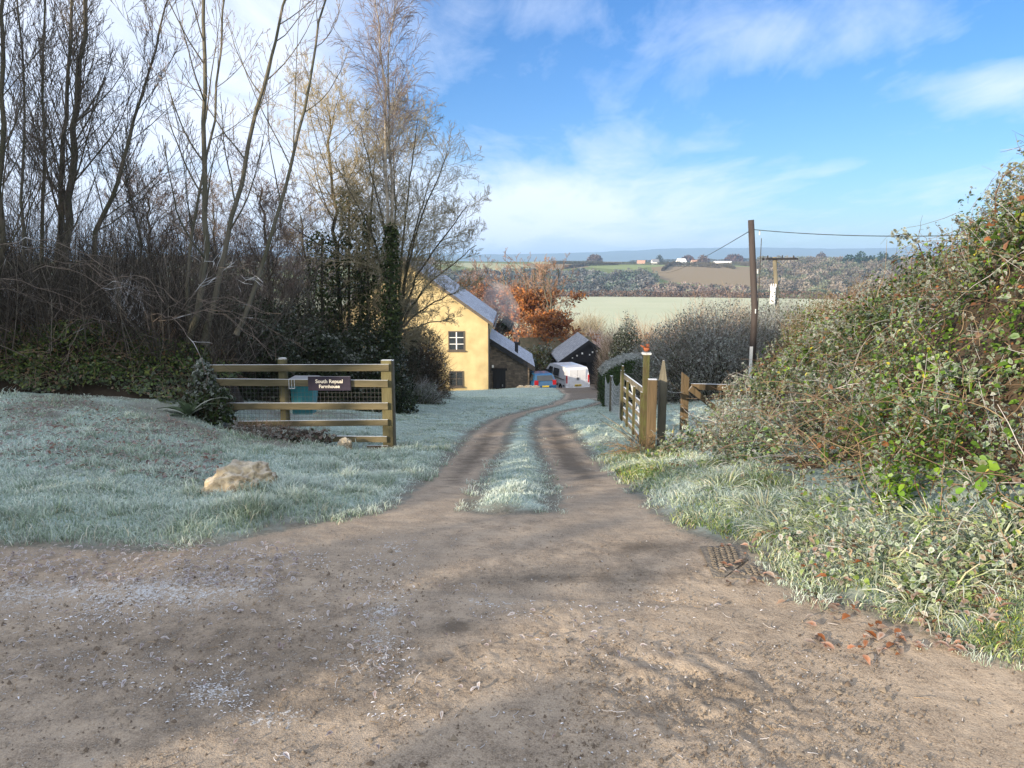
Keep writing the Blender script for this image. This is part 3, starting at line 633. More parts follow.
# ---- leaf litter, stones, sticks on the ground
def scatter_px(n, boxes):
    out = []
    for (x0, y0, x1, y1, w) in boxes:
        m = int(n*w); px = rng.uniform(x0, x1, m); py = rng.uniform(y0, y1, m)
        u = (px-512)/FPX; v = (384-py)/FPX; t = -CAMZ/(-SP+v*CP); out.append(np.stack([u*t, t*(CP+v*SP)], -1))
    return np.concatenate(out)
def litter():
    # frosty curled leaves on the left edge
    p = scatter_px(1, [(0, 548, 300, 590, 900), (0, 590, 480, 700, 170), (0, 400, 220, 470, 1500), (340, 540, 420, 680, 50), (480, 595, 720, 660, 50), (100, 640, 560, 768, 25)])
    n = len(p); z = gz(p[:, 0], p[:, 1])+.012+.015*rng.random(n)+.02*(p[:, 1] > 6)
    browny = np.where(rng.random((n, 1)) < .5, [[.16, .085, .06]], [[.24, .17, .12]])
    fr = np.where(p[:, 1] > 5.2, rng.random(n)*.55, .35+.65*rng.random(n))
    V, F, C = leaves(np.concatenate([p, z[:, None]], 1), np.where(p[:, 1] > 4.6, .025+.035*rng.random(n), .012+.026*rng.random(n)), browny, fr, nrm=np.tile([0, 0, 1.], (n, 1)), flat=.7, frostc=(.66, .67, .72), aspect=.5)
    link_mesh('frosty_leaf_litter', npmesh('frosty_leaf_litter', V, F, C), M['leaf'], label='frost rimmed dead leaves scattered on the road edge and left verge', cat='leaf litter', kind='stuff')
    p = scatter_px(1, [(860, 600, 1010, 655, 45), (720, 535, 830, 590, 60), (780, 560, 1010, 665, 30)])
    q = H2(*[(rng.uniform(800, 1020), rng.uniform(555, 655)) for _ in range(230)]); p = np.concatenate([p, q])
    n = len(p); z = gz(p[:, 0], p[:, 1])+.02+.06*rng.random(n)*(gravel(p[:, 0], p[:, 1]) < -.1)
    ora = np.array([.36, .13, .045])*(.5+.8*rng.random((n, 1))); ora = np.where(rng.random((n, 1)) < .45, np.array([[.24, .15, .10]])*(.5+rng.random((n, 1))), ora)
    V, F, C = leaves(np.concatenate([p, z[:, None]], 1), .028+.032*rng.random(n), ora, rng.random(n)*.5, nrm=np.tile([0, 0, 1.], (n, 1)), flat=.5, aspect=.6)
    link_mesh('orange_fallen_leaves', npmesh('orange_fallen_leaves', V, F, C), M['leaf'], label='orange fallen leaves caught in the grass of the right verge', cat='fallen leaves', kind='stuff')
    # crumbs of stone and mud over the road
    n = 15000; p = scatter_px(1, [(-20, 560, 1044, 790, 7000), (300, 520, 760, 600, 900), (560, 640, 900, 768, 4500), (0, 570, 420, 700, 2500)])
    g = gravel(p[:, 0], p[:, 1]); p = p[g > .04]; n = len(p)
    s = .0022+.007*rng.random(n)**4+.009*(rng.random(n) < .012); z = gz(p[:, 0], p[:, 1])+s*.3
    base = np.array([[1, 0, 0], [-.5, .87, 0], [-.5, -.87, 0], [0, 0, .9]])
    a = rng.random(n)*6.28; ca, sa = np.cos(a), np.sin(a)
    V = np.empty((n, 4, 3)); bj = base[None]*(.6+.8*rng.random((n, 4, 1)))
    V[..., 0] = p[:, 0, None]+s[:, None]*(bj[..., 0]*ca[:, None]-bj[..., 1]*sa[:, None]*.7); V[..., 1] = p[:, 1, None]+s[:, None]*(bj[..., 0]*sa[:, None]+bj[..., 1]*ca[:, None]*.7)
    V[..., 2] = z[:, None]+s[:, None]*(bj[..., 2]-.15)
    o = (np.arange(n)*4)[:, None]; F = np.concatenate([o+np.array(t) for t in ((0, 1, 3), (1, 2, 3), (2, 0, 3))])
    k = rng.random((n, 1)); cc = np.where(k < .06, [[.36, .35, .34]], np.where(k < .55, [[.24, .2, .155]], [[.14, .11, .085]]))
    link_mesh('loose_grit', npmesh('loose_grit', V.reshape(-1, 3), F, np.repeat(cc, 4, 0)), M['attr'], label='loose stones and crumbs of frozen mud on the road', cat='grit', kind='stuff')
    # frosted stalks
    p = scatter_px(1, [(0, 560, 420, 700, 150), (480, 600, 800, 740, 110), (150, 680, 500, 768, 40), (600, 560, 1000, 768, 40)]); n = len(p)
    P0 = np.concatenate([p, gz(p[:, 0], p[:, 1])[:, None]+.006], 1); a = rng.random(n)*6.28; D = np.stack([np.cos(a), np.sin(a), .05*rng.normal(size=n)], -1)
    V, F = twigs(P0, D, .012+.045*rng.random(n)**2, np.full(n, .0013), 4, .22, 0); V[:, 2] = np.maximum(V[:, 2], gz(V[:, 0], V[:, 1]))
    C = np.where(rng.random(n)[:, None] < .6, [[.46, .45, .46]], [[.3, .22, .14]]); C = np.repeat(C, 15, 0)
    link_mesh('frosty_stalks', npmesh('frosty_stalks', V, F, C), M['attr'], label='small frosted stalks and bark scraps on the road', cat='stalks', kind='stuff')
litter()

def verge_weeds():
    """small leafy weeds, nettles and ivy sprigs growing through the right verge"""
    P0 = []; cols = []; fr = []; sz = []
    px = rng.uniform(620, 1030, 1000); py = rng.uniform(455, 650, 1000); u = (px-512)/FPX; v = (384-py)/FPX
    c = []
    t = np.geomspace(2.2, 14, 160)
    X = u[:, None]*t; Y = (CP+v*SP)[:, None]*t; Z = CAMZ+(-SP+v*CP)[:, None]*t; g = hz(X, Y); k = np.argmax(Z < g, 1); i = np.arange(len(px)); x, y = X[i, k], Y[i, k]
    ok = (gravel(x, y) < -.08) & (vnoise(np.stack([x, y], -1), 2.0, 66) > -.25) & (Z[i, k] < g[i, k]); x, y = x[ok], y[ok]; n = len(x)
    m = 9; hgt = .04+.12*rng.random(n); z = gz(x, y); a = rng.random((n, m))*6.28; r = (.02+.05*rng.random((n, m))); tt = rng.random((n, m))
    p = np.stack([x[:, None]+r*np.cos(a), y[:, None]+r*np.sin(a), z[:, None]+.02+hgt[:, None]*tt], -1).reshape(-1, 3); N_ = len(p)
    kind = rng.random(n); base = np.where((kind < .55)[:, None], [[.10, .17, .035]], np.where((kind < .8)[:, None], [[.19, .27, .05]], [[.22, .14, .07]])); C = np.repeat(base, m, 0)*(1+.25*rng.normal(size=(N_, 1))).clip(.5, 1.6)
    V, F, Cc = leaves(p, (.016+.024*rng.random(N_)), C, np.repeat(rng.random(n)*.85, m), None, up=1.0); link_mesh('verge_weeds', npmesh('verge_weeds', V, F, Cc), M['leaf'], label='small frosted leafy weeds growing through the grass of the right verge', cat='weeds', kind='stuff')
verge_weeds()

def flecks():
    """flakes of hoar frost lying on the road, in scattered drifts"""
    p = scatter_px(1, [(-10, 552, 330, 625, 3000), (0, 600, 420, 720, 1300), (350, 540, 415, 680, 700), (470, 592, 720, 625, 350), (560, 640, 820, 760, 200), (190, 680, 290, 710, 260), (0, 560, 1040, 790, 500)])
    q = fbm(p, 2.6, 3, 81); p = p[(q > .08) | (rng.random(len(p)) < .10)]; p = p[gravel(p[:, 0], p[:, 1]) > -.05]; n = len(p)
    z = gz(p[:, 0], p[:, 1])+.003; V, F, C = leaves(np.concatenate([p, z[:, None]], 1), .004+.013*rng.random(n)**2.5, jit_col(n, (.5, .5, .52), .15), .8*np.ones(n), nrm=np.tile([0, 0, 1.], (n, 1)), flat=.35, frostc=(.7, .72, .78), aspect=.45)
    link_mesh('frost_flakes', npmesh('frost_flakes', V, F, C), M['attr'], label='white flakes of hoar frost drifted over the road surface', cat='frost', kind='stuff')
flecks()
# ================================================================== RIGHT BRAMBLE BANK
SPT = [P(*a) for a in (
    (1150, 635, 2.75), (1024, 568, 3.3), (900, 548, 3.95), (800, 518, 4.9), (740, 497, 5.95), (700, 481, 7.0), (668, 463, 9.1),
    (1150, 420, 3.7), (1024, 400, 4.35), (1024, 300, 4.9), (1024, 210, 5.7), (990, 215, 6.2), (1150, 100, 5.2), (1150, 60, 7),
    (900, 410, 5.3), (900, 330, 6.3), (925, 262, 7.6), (880, 290, 8.6),
    (800, 420, 6.7), (800, 375, 8.3), (830, 325, 10.2), (860, 300, 11.5),
    (740, 432, 7.6), (745, 403, 9.2), (705, 428, 9.0), (690, 425, 10), (785, 352, 11.2), (800, 340, 13))]
SPT += [(9, 8, 2.5), (13, 9, 2.6), (9, 14, 1.3), (14, 16, 1.5), (5.5, 14.5, .5), (3.3, 11.5, -.5), (10, 3, 2.5), (9, 2, 2.2), (5.6, 2.6, 1.4)]
_srf = RBF(SPT)
def _srf0(x, y): return np.maximum(_srf(x, y)-.10, hz(x, y)+.42*sstep(0, .4, sdf(bramble_poly, np.atleast_1d(x), np.atleast_1d(y))))
_gx = np.arange(1.5, 14.0, .09); _gy = np.arange(1.5, 17.5, .09); _GX, _GY = np.meshgrid(_gx, _gy); _GZ = _srf0(_GX.ravel(), _GY.ravel()).reshape(_GX.shape)
def srf(x, y):
    fx = np.clip((x-_gx[0])/.09, 0, len(_gx)-1.001); fy = np.clip((y-_gy[0])/.09, 0, len(_gy)-1.001); i = fx.astype(int); j = fy.astype(int); u = fx-i; v = fy-j
    return (_GZ[j, i]*(1-u)+_GZ[j, i+1]*u)*(1-v)+(_GZ[j+1, i]*(1-u)+_GZ[j+1, i+1]*u)*v
def foliage_surface(poly, S, n, r0, r1, depth, seed, lump=.16, lumps=1.6, fall=1.25, xlim=None):
    """points spread through the outer layer of a height-field thicket; returns pts, normals, depth fraction"""
    lo, hi = poly.min(0), poly.max(0); out = []; got = 0
    while got < n:
        m = n*3
        # importance: nearer = denser
        x = rng.uniform(lo[0], hi[0], m); y = rng.uniform(lo[1], hi[1], m); r = np.hypot(x, y)
        e = .15
        ins = sdf(poly, x, y) > 0
        x, y, r = x[ins], y[ins], r[ins]
        z = S(x, y); gx = (S(x+e, y)-z)/e; gy = (S(x, y+e)-z)/e; a = np.sqrt(1+gx**2+gy**2)
        w = np.minimum(1, (r0/r)**fall)*np.minimum(a, 3)/3
        k = rng.random(len(x)) < w
        x, y, z, gx, gy = x[k], y[k], z[k], gx[k], gy[k]
        nn = unit(np.stack([-gx, -gy, np.ones_like(gx)], -1)); p = np.stack([x, y, z], -1)
        l = fbm(p, lumps, 3, seed)*lump*2.2+vnoise(p, lumps*4.5, seed+5)*lump*.45
        d = rng.random(len(x))**1.3
        p = p+nn*(l-d*depth)[:, None]
        gd = hz(p[:, 0], p[:, 1]); k = p[:, 2] > gd+.01
        out.append((p[k], nn[k], d[k])); got += k.sum()
    p, nn, d = [np.concatenate([o[i] for o in out])[:n] for i in range(3)]
    return p, nn, d
def skin(poly, S, off, step=.16):
    lo, hi = poly.min(0), poly.max(0); xs = np.arange(lo[0]-.3, hi[0]+.3, step); ys = np.arange(lo[1]-.3, hi[1]+.3, step)
    X, Y = np.meshgrid(xs, ys); x, y = X.ravel(), Y.ravel(); s = sdf(poly, x, y); z = S(x, y)-off+fbm(np.stack([x, y], -1), 2.5, 2, 3)*.12
    g = hz(x, y); z = np.where(s < .05, g-.15, np.maximum(z, g-.1))
    nx, ny = len(xs), len(ys); i, j = np.meshgrid(np.arange(ny-1), np.arange(nx-1), indexing='ij')
    Q = np.stack([i*nx+j, i*nx+j+1, (i+1)*nx+j+1, (i+1)*nx+j], -1).reshape(-1, 4)
    Q = Q[(s[Q] > -.25).all(1)]; u, inv = np.unique(Q, return_inverse=True)
    return np.stack([x, y, z], -1)[u], inv.reshape(-1, 4)
def bramble():
    root = empty('bramble_hedge', (5, 6, hz1(5, 6)), label='tall frosted bramble hedge with green, yellow and brown leaves on the right bank', cat='hedge')
    off = np.array(root.location)
    V, F = skin(bramble_poly, srf, .42)
    link_mesh('inner_stems', npmesh('inner_stems', V-off, F, np.tile([.065, .05, .035], (len(V), 1))), M['attr'], root)
    n = 200000
    p, nn, d = foliage_surface(bramble_poly, srf, n, 3.5, 0, .42, 11, lump=.24, lumps=1.9)
    r = np.hypot(p[:, 0], p[:, 1])
    # patches: brown twiggy, bright green, grey frosty
    a = fbm(p, .75, 3, 90); b = fbm(p, 1.1, 3, 95); c = fbm(p, 2.0, 2, 99)
    brown = (a > .12)
    green = np.array([.075, .145, .022]); dark = np.array([.028, .052, .014]); yel = np.array([.42, .38, .05]); lime = np.array([.17, .29, .03]); rus = np.array([.20, .085, .035]); ol = np.array([.11, .135, .032])
    k = rng.random(n)
    C = np.where((k < .38)[:, None], green, np.where((k < .60)[:, None], dark, np.where((k < .80)[:, None], ol, np.where((k < .90)[:, None], rus, lime))))
    lim = (b > .05) & (k > .35) & (p[:, 1] < 6.5); C = np.where((lim & (rng.random(n) < .6))[:, None], lime*1.0, C)
    C = np.where((rng.random(n) < .02)[:, None], yel, C)
    C = np.where(((p[:, 0] > 2.2) & (p[:, 1] < 5.2) & (rng.random(n) < .45))[:, None], green*1.25, C)
    C = C*(1+.25*rng.normal(size=(n, 1))).clip(.4, 1.7)
    fr = (-.04+.95*fbm(p, 1.3, 2, 101)+.26*rng.normal(size=n)-.2*d+.25*(nn[:, 2]-.6)).clip(0, .88)
    left = sstep(5.8, 8.0, p[:, 1])*sstep(4.2, 2.6, p[:, 0])*.8; fr = (fr+left*rng.random(n)).clip(0, .92)
    keep = ~(brown & (rng.random(n) < .35)) ; keep &= ~((c < -.12) & (rng.random(n) < .75))
    sz = (.018+.036*rng.random(n)**2)*(r/5)**.45*(1+.35*fbm(p, 1.6, 2, 120))
    big = rng.random(n) < .10*(p[:, 1] < 6); sz = np.where(big, sz*1.55, sz)
    V, F, Cc = leaves(p[keep]-off, sz[keep], C[keep], fr[keep], nn[keep], flat=.9, up=.35)
    link_mesh('foliage', npmesh('foliage', V, F, Cc), M['leaf'], root)
    # frosted sprig heads (little rosettes along shoots that stand out of the surface)
    n = 3800
    p, nn, d = foliage_surface(bramble_poly, srf, n, 4.5, 0, .05, 11, lump=.24, lumps=1.9)
    D = unit(nn+rdir(n)*.55+np.array([0, 0, .5])); L = .10+.22*rng.random(n); pp = curves(p-nn*.1, D, L, 4, .16, .0)
    V1, F1 = tubes(pp, np.full((n, 5), .0022), 3)
    m = 9; ii = np.repeat(np.arange(n), m); t = np.tile(np.linspace(.3, 1, m), n); f = t*4; i = np.minimum(f.astype(int), 3); w = (f-i)[:, None]
    q = pp[ii, i]*(1-w)+pp[ii, i+1]*w; q = q+rdir(len(q))*.018; rq = np.hypot(q[:, 0], q[:, 1])
    C = np.where(rng.random((len(q), 1)) < .5, [[.10, .16, .045]], [[.13, .12, .06]]); fr = np.repeat((.15+.7*rng.random(n)), m)*(.45+.55*t)
    V2, F2, C2 = leaves(q-off, (.018+.016*rng.random(len(q)))*(rq/5)**.4, C, fr, None, up=1.1)
    V = np.concatenate([V1-off, V2]); me = npmesh('sprigs', V, [F1, F2+len(V1)], np.concatenate([np.where(np.repeat(rng.random(n) < .4, 15)[:, None], [[.5, .5, .5]], [[.17, .10, .06]]), C2]))
    link_mesh('sprigs', me, M['leaf'], root)
    # brown and reddish canes
    n = 2600
    p, nn, d = foliage_surface(bramble_poly, srf, n, 4.5, 0, .28, 11, lump=.24, lumps=1.9)
    tan = unit(np.cross(nn, rdir(n))); D = unit(tan+nn*.25+np.array([0, 0, .35]))
    pp = curves(p, D, .25+.65*rng.random(n)**2, 7, .16, -.05); V, F = tubes(pp, np.linspace(1, .4, 8)[None]*(.0022+.0022*rng.random((n, 1))), 4)
    cc = np.array([[.15, .10, .065], [.20, .14, .09], [.13, .07, .05], [.38, .37, .36], [.26, .2, .12]])[rng.choice(5, n, p=[.32, .22, .2, .12, .14])]
    link_mesh('canes', npmesh('canes', V-off, F, np.repeat(cc, 32, 0)), M['twig'], root)
    # dry bent stems in the brown hollow lower down
    c0 = [(880, 470), (930, 440), (980, 470), (820, 445), (860, 430), (900, 480)]
    Pp = []
    for px, py in c0:
        base = P(px, py, 5.0+(900-px)*.006); m = 60; Pp.append(base+rng.normal(size=(m, 3))*np.array([.28, .12, .12]))
    Pp = np.concatenate(Pp); n = len(Pp); D = unit(np.stack([rng.normal(size=n)*.9, -.3*rng.random(n), rng.random(n)], -1))
    pp = curves(Pp, D, .12+.3*rng.random(n), 5, .18, -.12); V, F = tubes(pp, np.full((n, 6), .0024), 4)
    tag(link_mesh('dry_stems', npmesh('dry_stems', V-off, F, np.repeat(jit_col(n, (.22, .155, .10), .35), 24, 0)), M['twig'], root), kind='stuff')
    # arching cane at the very top right
    for nm, pts in (('arching_cane', [P(995, 215, 6.1), P(996, 193, 6.05), P(1003, 176, 6.0), P(1018, 166, 5.95), P(1040, 160, 5.9)]), ('arching_cane', [P(925, 262, 7.2), P(918, 243, 7.1), P(905, 234, 7.0), P(893, 236, 6.9)])):
        c = np.array(pts); t = np.linspace(0, 1, 24); s = np.linspace(0, 1, len(c)); q = np.stack([np.interp(t, s, c[:, a]) for a in range(3)], -1)
        V1, F1 = tubes(q[None], np.linspace(.006, .003, 24)[None], 6); m = 46; qi = q[rng.integers(8, 24, m)]+rng.normal(size=(m, 3))*.035
        V2, F2, C2 = leaves(qi, .03+.025*rng.random(m), jit_col(m, (.10, .12, .04)), .3+.4*rng.random(m))
        link_mesh(nm, npmesh(nm, np.concatenate([V1, V2])-off, [F1, F2+len(V1)], np.concatenate([np.tile([.2, .13, .09], (len(V1), 1)), C2])), M['leaf'], root)
bramble()

# ---- other hedges and shrubs as height-field thickets or ellipsoid bushes
def bush(name, c, rad, nleaf, ntwig, leafc, twigc, label, cat='bush', frost=.4, lsz=.04, stems=7, core=.62, corec=(.03, .03, .022), group=None, lumpy=.22, twl=.3, twr=.004, evergreen=False, upw=.3, rz=0):
    c = np.array(c, float); rad = np.array(rad, float); g = c.copy()
    root = empty(name, g, rz, label=label, cat=cat, group=group)
    def surf(n, dlo=0):
        u = rdir(n); u[:, 2] = np.abs(u[:, 2])*1.0-.12*rng.random(n)
        l = 1+lumpy*1.6*fbm(u*rad, 1.2/max(rad.mean(), .5)*1.5, 3, int(c[0]*7) & 255)+lumpy*.35*vnoise(u*rad, 5/max(rad.mean(), .4), 5)
        d = rng.random(n)**1.5
        return u*rad*(l-(1-core)*d)[:, None], unit(u/rad), d
    if core > 0 and nleaf > 0:
        bm = bmesh.new(); bmesh.ops.create_icosphere(bm, subdivisions=4, radius=1); v = np.array([q.co[:] for q in bm.verts]); f = np.array([[q.index for q in t.verts] for t in bm.faces]); bm.free()
        v[:, 2] = np.where(v[:, 2] < 0, v[:, 2]*.4, v[:, 2]); l = core*(.92+lumpy*1.4*fbm(v*rad, 1.2/max(rad.mean(), .5)*1.5, 3, int(c[0]*7) & 255))
        link_mesh('inner_stems', npmesh('inner_stems', v*rad*l[:, None], f, np.tile(corec, (len(v), 1))), M['attr'], root)
    if nleaf:
        p, nn, d = surf(nleaf); k = rng.random(nleaf); pal = np.array(leafc); cc = pal[rng.integers(0, len(pal), nleaf)]*(1+.25*rng.normal(size=(nleaf, 1))).clip(.4, 1.7)
        fr = (frost+.5*fbm(p, .9, 2, 8)+.25*rng.normal(size=nleaf)+.35*(nn[:, 2]-.3)-.25*d).clip(0, .95)
        V, F, C = leaves(p, lsz*(.6+.8*rng.random(nleaf)), cc, fr, nn, flat=.9, up=upw)
        link_mesh('foliage', npmesh('foliage', V, F, C), M['leaf'], root)
    if ntwig:
        p, nn, d = surf(ntwig); p = p*(.55+.42*rng.random((ntwig, 1))); D = unit(unit(p+np.array([0, 0, .25]))+rdir(ntwig)*.55)
        V, F = twigs(p, D, twl*(.5+rng.random(ntwig)), np.full(ntwig, twr), 4, .16, .03)
        pal = np.array(twigc); cc = pal[rng.integers(0, len(pal), ntwig)]*(1+.2*rng.normal(size=(ntwig, 1))).clip(.5, 1.5)
        link_mesh('twigs', npmesh('twigs', V, F, np.repeat(cc, 15, 0)), M['twig'], root)
    if stems:
        a = rng.random(stems)*6.28; P0 = np.stack([np.cos(a)*.15*rad[0], np.sin(a)*.15*rad[1], np.full(stems, -.35)], -1); D = unit(np.stack([np.cos(a)*.5*rad[0], np.sin(a)*.5*rad[1], np.full(stems, rad[2])], -1))
        pp = curves(P0, D, np.full(stems, rad.max()*.7+.1), 7, .09, 0); V, F = tubes(pp, np.linspace(1, .25, 8)[None]*rad.mean()*.035*np.ones((stems, 1)), 6)
        link_mesh('stem', npmesh('stem', V, F, None, True), M['bark_dark'], root)
    return root
def at(px, Y):
    X = (px-512)/FPX*Y/CP; return X       # column -> X (small pitch error ignored)
GREY = [(.34, .34, .33), (.22, .20, .17), (.46, .47, .48), (.16, .13, .10)]
DK = [(.025, .04, .018), (.04, .055, .025), (.03, .035, .02)]
FOL = [(.08, .095, .05), (.12, .11, .07), (.05, .065, .03), (.20, .19, .15)]
def gh(px, Y, top): return float(P(px, top, Y)[2]-hz1(at(px, Y), Y))
def gb(px, Y, dz=0): x = at(px, Y); return (x, Y, hz1(x, Y)+dz)
# big frosted scrub behind the gate
bush('hawthorn_bush', gb(705, 19), (2.1, 1.6, gh(705, 19, 298)), 20000, 16000, FOL, GREY, 'grey frosted hawthorn scrub rising behind the wooden gate post', frost=.30, lsz=.04, twl=.3, lumpy=.2)
bush('hawthorn_bush', gb(775, 20), (1.9, 1.6, gh(775, 20, 290)), 13000, 12000, FOL, GREY, 'grey frosted scrub behind the foot of the dark utility pole', frost=.34, lsz=.04, twl=.3)
bush('hawthorn_bush', gb(655, 23), (1.3, 1.3, 2.0), 8000, 8000, [(.12, .12, .05), (.16, .14, .08), (.07, .08, .035)], GREY+[(.3, .22, .14)], 'olive tinged frosted scrub left of the grey hawthorn and right of the dark bush', frost=.2, lsz=.045, twl=.3)
bush('gorse_bush', gb(812, 17), (1.1, 1.0, gh(808, 17, 284)), 9000, 2500, [(.07, .105, .02), (.045, .075, .018), (.1, .12, .03)], [(.22, .15, .08)], 'green gorse bush standing behind the bramble hedge beside the far pole', frost=.08, lsz=.035)
bush('scrub_bush', gb(858, 15), (1.2, 1.1, gh(850, 15, 284)), 8000, 6000, [(.16, .11, .06), (.12, .10, .045), (.08, .08, .03)], [(.26, .17, .10), (.2, .13, .08)], 'brown scrub rising between the green gorse and the tall bramble bank', frost=.12, lsz=.04)
bush('scrub_bush', gb(825, 21), (1.5, 1.1, gh(825, 21, 292)), 4000, 6000, [(.16, .13, .07), (.12, .10, .045)], [(.24, .18, .12), (.3, .27, .22)], 'greyish brown scrub behind the green gorse bush', frost=.15, lsz=.045)
bush('scrub_bush', gb(792, 25), (1.7, 1.1, gh(792, 25, 293)), 7000, 7000, [(.12, .11, .06), (.10, .09, .05)], GREY, 'low grey brown scrub around the foot of the T shaped pole', frost=.2, lsz=.05)
bush('dark_bush', gb(626, 38), (1.0, 1.0, gh(626, 38, 320)), 9000, 3000, DK, [(.08, .07, .05)], 'dark evergreen bush to the right of the black shed', frost=.12, lsz=.08)
bush('bare_bush', gb(612, 42), (.95, 1.0, gh(612, 42, 316)), 1500, 9000, [(.1, .09, .06)], [(.14, .11, .085), (.09, .075, .06), (.28, .26, .25)], 'bare grey brown bush overhanging the right corner of the black shed', frost=.1, lsz=.06, core=0, twl=.55, twr=.007, stems=12)
# ------- clipped hedge
def clipped():
    x0, x1 = at(604, 19.5), at(652, 19.5); g = hz1(2.8, 19.5); root = empty('clipped_hedge', ((x0+x1)/2, 20, g), label='low clipped green hedge with a white frosted top behind the field gate', cat='hedge')
    w = (x1-x0)/2; H = 1.25
    def hh(u): return H*(.62+.38*np.clip((u+w)/(w*1.1), 0, 1)**.5)
    m = MB(); m.box((-w+.06, -.55, 0), (w-.06, .6, H*.62)); m.build('inner_stems', M['bark_dark'], root)
    n = 14000; u = rng.uniform(-w, w, n); f = rng.random(n); top = f < .42; end = (f > .9)
    z = np.where(top, hh(u), rng.random(n)*hh(u)); y = np.where(top, rng.uniform(-.6, .65, n), -.6); y = np.where(end, rng.uniform(-.6, .65, n), y); u = np.where(end, -w, u)
    nn = np.where(top[:, None], [[0, 0, 1.]], [[0, -1., 0]]); nn = np.where(end[:, None], [[-1., 0, 0]], nn)
    p = np.stack([u, y, z], -1)+rng.normal(size=(n, 3))*.03
    p[end, 2] = rng.random(end.sum())*hh(np.full(end.sum(), -w))
    fr = np.where(top, .6+.35*rng.random(n), .12*rng.random(n))
    V, F, C = leaves(p, .035+.03*rng.random(n), jit_col(n, (.045, .085, .02)), fr, nn, up=.1, frostc=(.7, .7, .7)); link_mesh('foliage', npmesh('foliage', V, F, C), M['leaf'], root)
clipped()
# reddish bare bushes between the frosted scrub and the field
for i, (px, Y, w, h, lab) in enumerate(((632, 80, 2.6, 5.0, 'leftmost low orange brown bare bush below the pale field'), (650, 58, 3.2, 4.0, 'orange brown bare bush in the middle below the pale field'), (695, 56, 3.2, 4.3, 'orange brown bare bush behind the grey scrub left of the dark pole'), (735, 54, 3.0, 4.3, 'brown bare bush right behind the dark pole'))):
    bush('bare_bush', gb(px, Y), (w*1.1, 2.0, gh(px, Y, {632: 312, 650: 306, 695: 300, 735: 297}[px])), 0, 8500, [], [(.34, .20, .13), (.40, .27, .18), (.28, .2, .12), (.45, .40, .34)], lab, twl=.9, twr=.010, core=0, group='bare bushes below the pale field')
bush('round_tree', gb(583, 150), (5.0, 5, 9.6), 0, 9000, [], [(.34, .29, .2), (.26, .22, .15)], 'pale round bare tree standing alone in front of the pale field', cat='tree', twl=2.0, twr=.03, core=0, stems=9)
bush('frosted_shrub', gb(592, 86), (3.6, 3, 6.3), 0, 12000, [], [(.62, .48, .46), (.55, .45, .44), (.42, .32, .3)], 'pinkish white frosted shrub behind the black shed roof', cat='shrub', twl=.8, twr=.016, core=0)
bush('dark_shrub', gb(566, 120), (3.0, 3, 6.5), 3500, 3000, [(.07, .08, .035), (.15, .09, .05)], [(.2, .14, .1)], 'small dark ivy covered tree between the orange trees and the round bare tree', cat='tree', lsz=.35, frost=.1, twl=.9, twr=.02)
bush('low_shrub', gb(612, 100), (4, 3, 4.4), 4000, 6000, [(.2, .19, .12)], [(.3, .24, .18)], 'pale brown bush between the round bare tree and the dark bush', cat='shrub', lsz=.25, frost=.25, twl=.8, twr=.018)
# shrubs round the drive on the left
bush('dark_bush', gb(414, 22.5), (1.2, 1.2, 2.4), 7000, 8000, [(.035, .04, .02), (.06, .05, .03)], [(.10, .08, .06), (.15, .12, .1), (.05, .045, .035)], 'dark twiggy bush in front of the lower left of the yellow house', frost=.05, lsz=.05, twl=.4, twr=.005, core=.5)
bush('dark_bush', gb(393, 20), (.85, .9, gh(393, 20, 305)), 8000, 4000, [(.03, .042, .018), (.05, .05, .025)], [(.09, .075, .055)], 'dark ivy choked bush right behind the right end of the fence', frost=-.1, lsz=.05, twl=.4, core=.5)
bush('ivy_bush', gb(203, 9.35), (.33, .25, .72), 2600, 350, [(.025, .045, .015), (.04, .06, .02)], [(.08, .06, .04)], 'dark ivy clump swallowing the left ends of the fence rails', frost=0, lsz=.045, twl=.2)
bush('low_shrub', gb(255, 9.25), (.95, .22, .22), 2400, 700, [(.05, .06, .03), (.13, .08, .06), (.09, .06, .05)], [(.2, .15, .12)], 'low dark docks and dead leaves along the foot of the fence', frost=.12, lsz=.05, twl=.15, stems=3)
bush('low_shrub', gb(412, 19.5), (.9, .7, .55), 3500, 1500, [(.06, .075, .035)], GREY, 'low dark ground shrub at the edge of the lawn beside the fence post', frost=.2, lsz=.05)

# ================================================================== LEFT HEDGE BANK
lb_poly = np.array([(-16, 9.35), (-8, 9.5), (-6.4, 9.45), (-5.2, 9.35), (-4.35, 9.25), (-3.9, 9.4), (-3.85, 10.4), (-4.4, 11.6), (-8, 12.0), (-16, 12.0)])
LBP = [(-16, 9.3, hz1(-16, 9.3)), (-8, 9.45, hz1(-8, 9.45)), (-6.2, 9.4, hz1(-6.2, 9.4)), (-4.35, 9.2, hz1(-4.35, 9.2)), (-3.8, 9.4, hz1(-3.8, 9.4))]
LBP += [(-16, 9.7, .6), (-8, 9.75, .5), (-6.2, 9.7, .5), (-4.7, 9.6, .25), (-16, 10.3, 1.0), (-8, 10.3, .85), (-6.2, 10.3, .8), (-4.8, 10.2, .65), (-4.0, 10.2, .15), (-16, 11.5, .9), (-8, 11.5, .8), (-5, 11.4, .4), (-16, 12.2, .2), (-8, 12.2, .1), (-4.5, 12, -.2)]
lsrf = RBF(LBP)
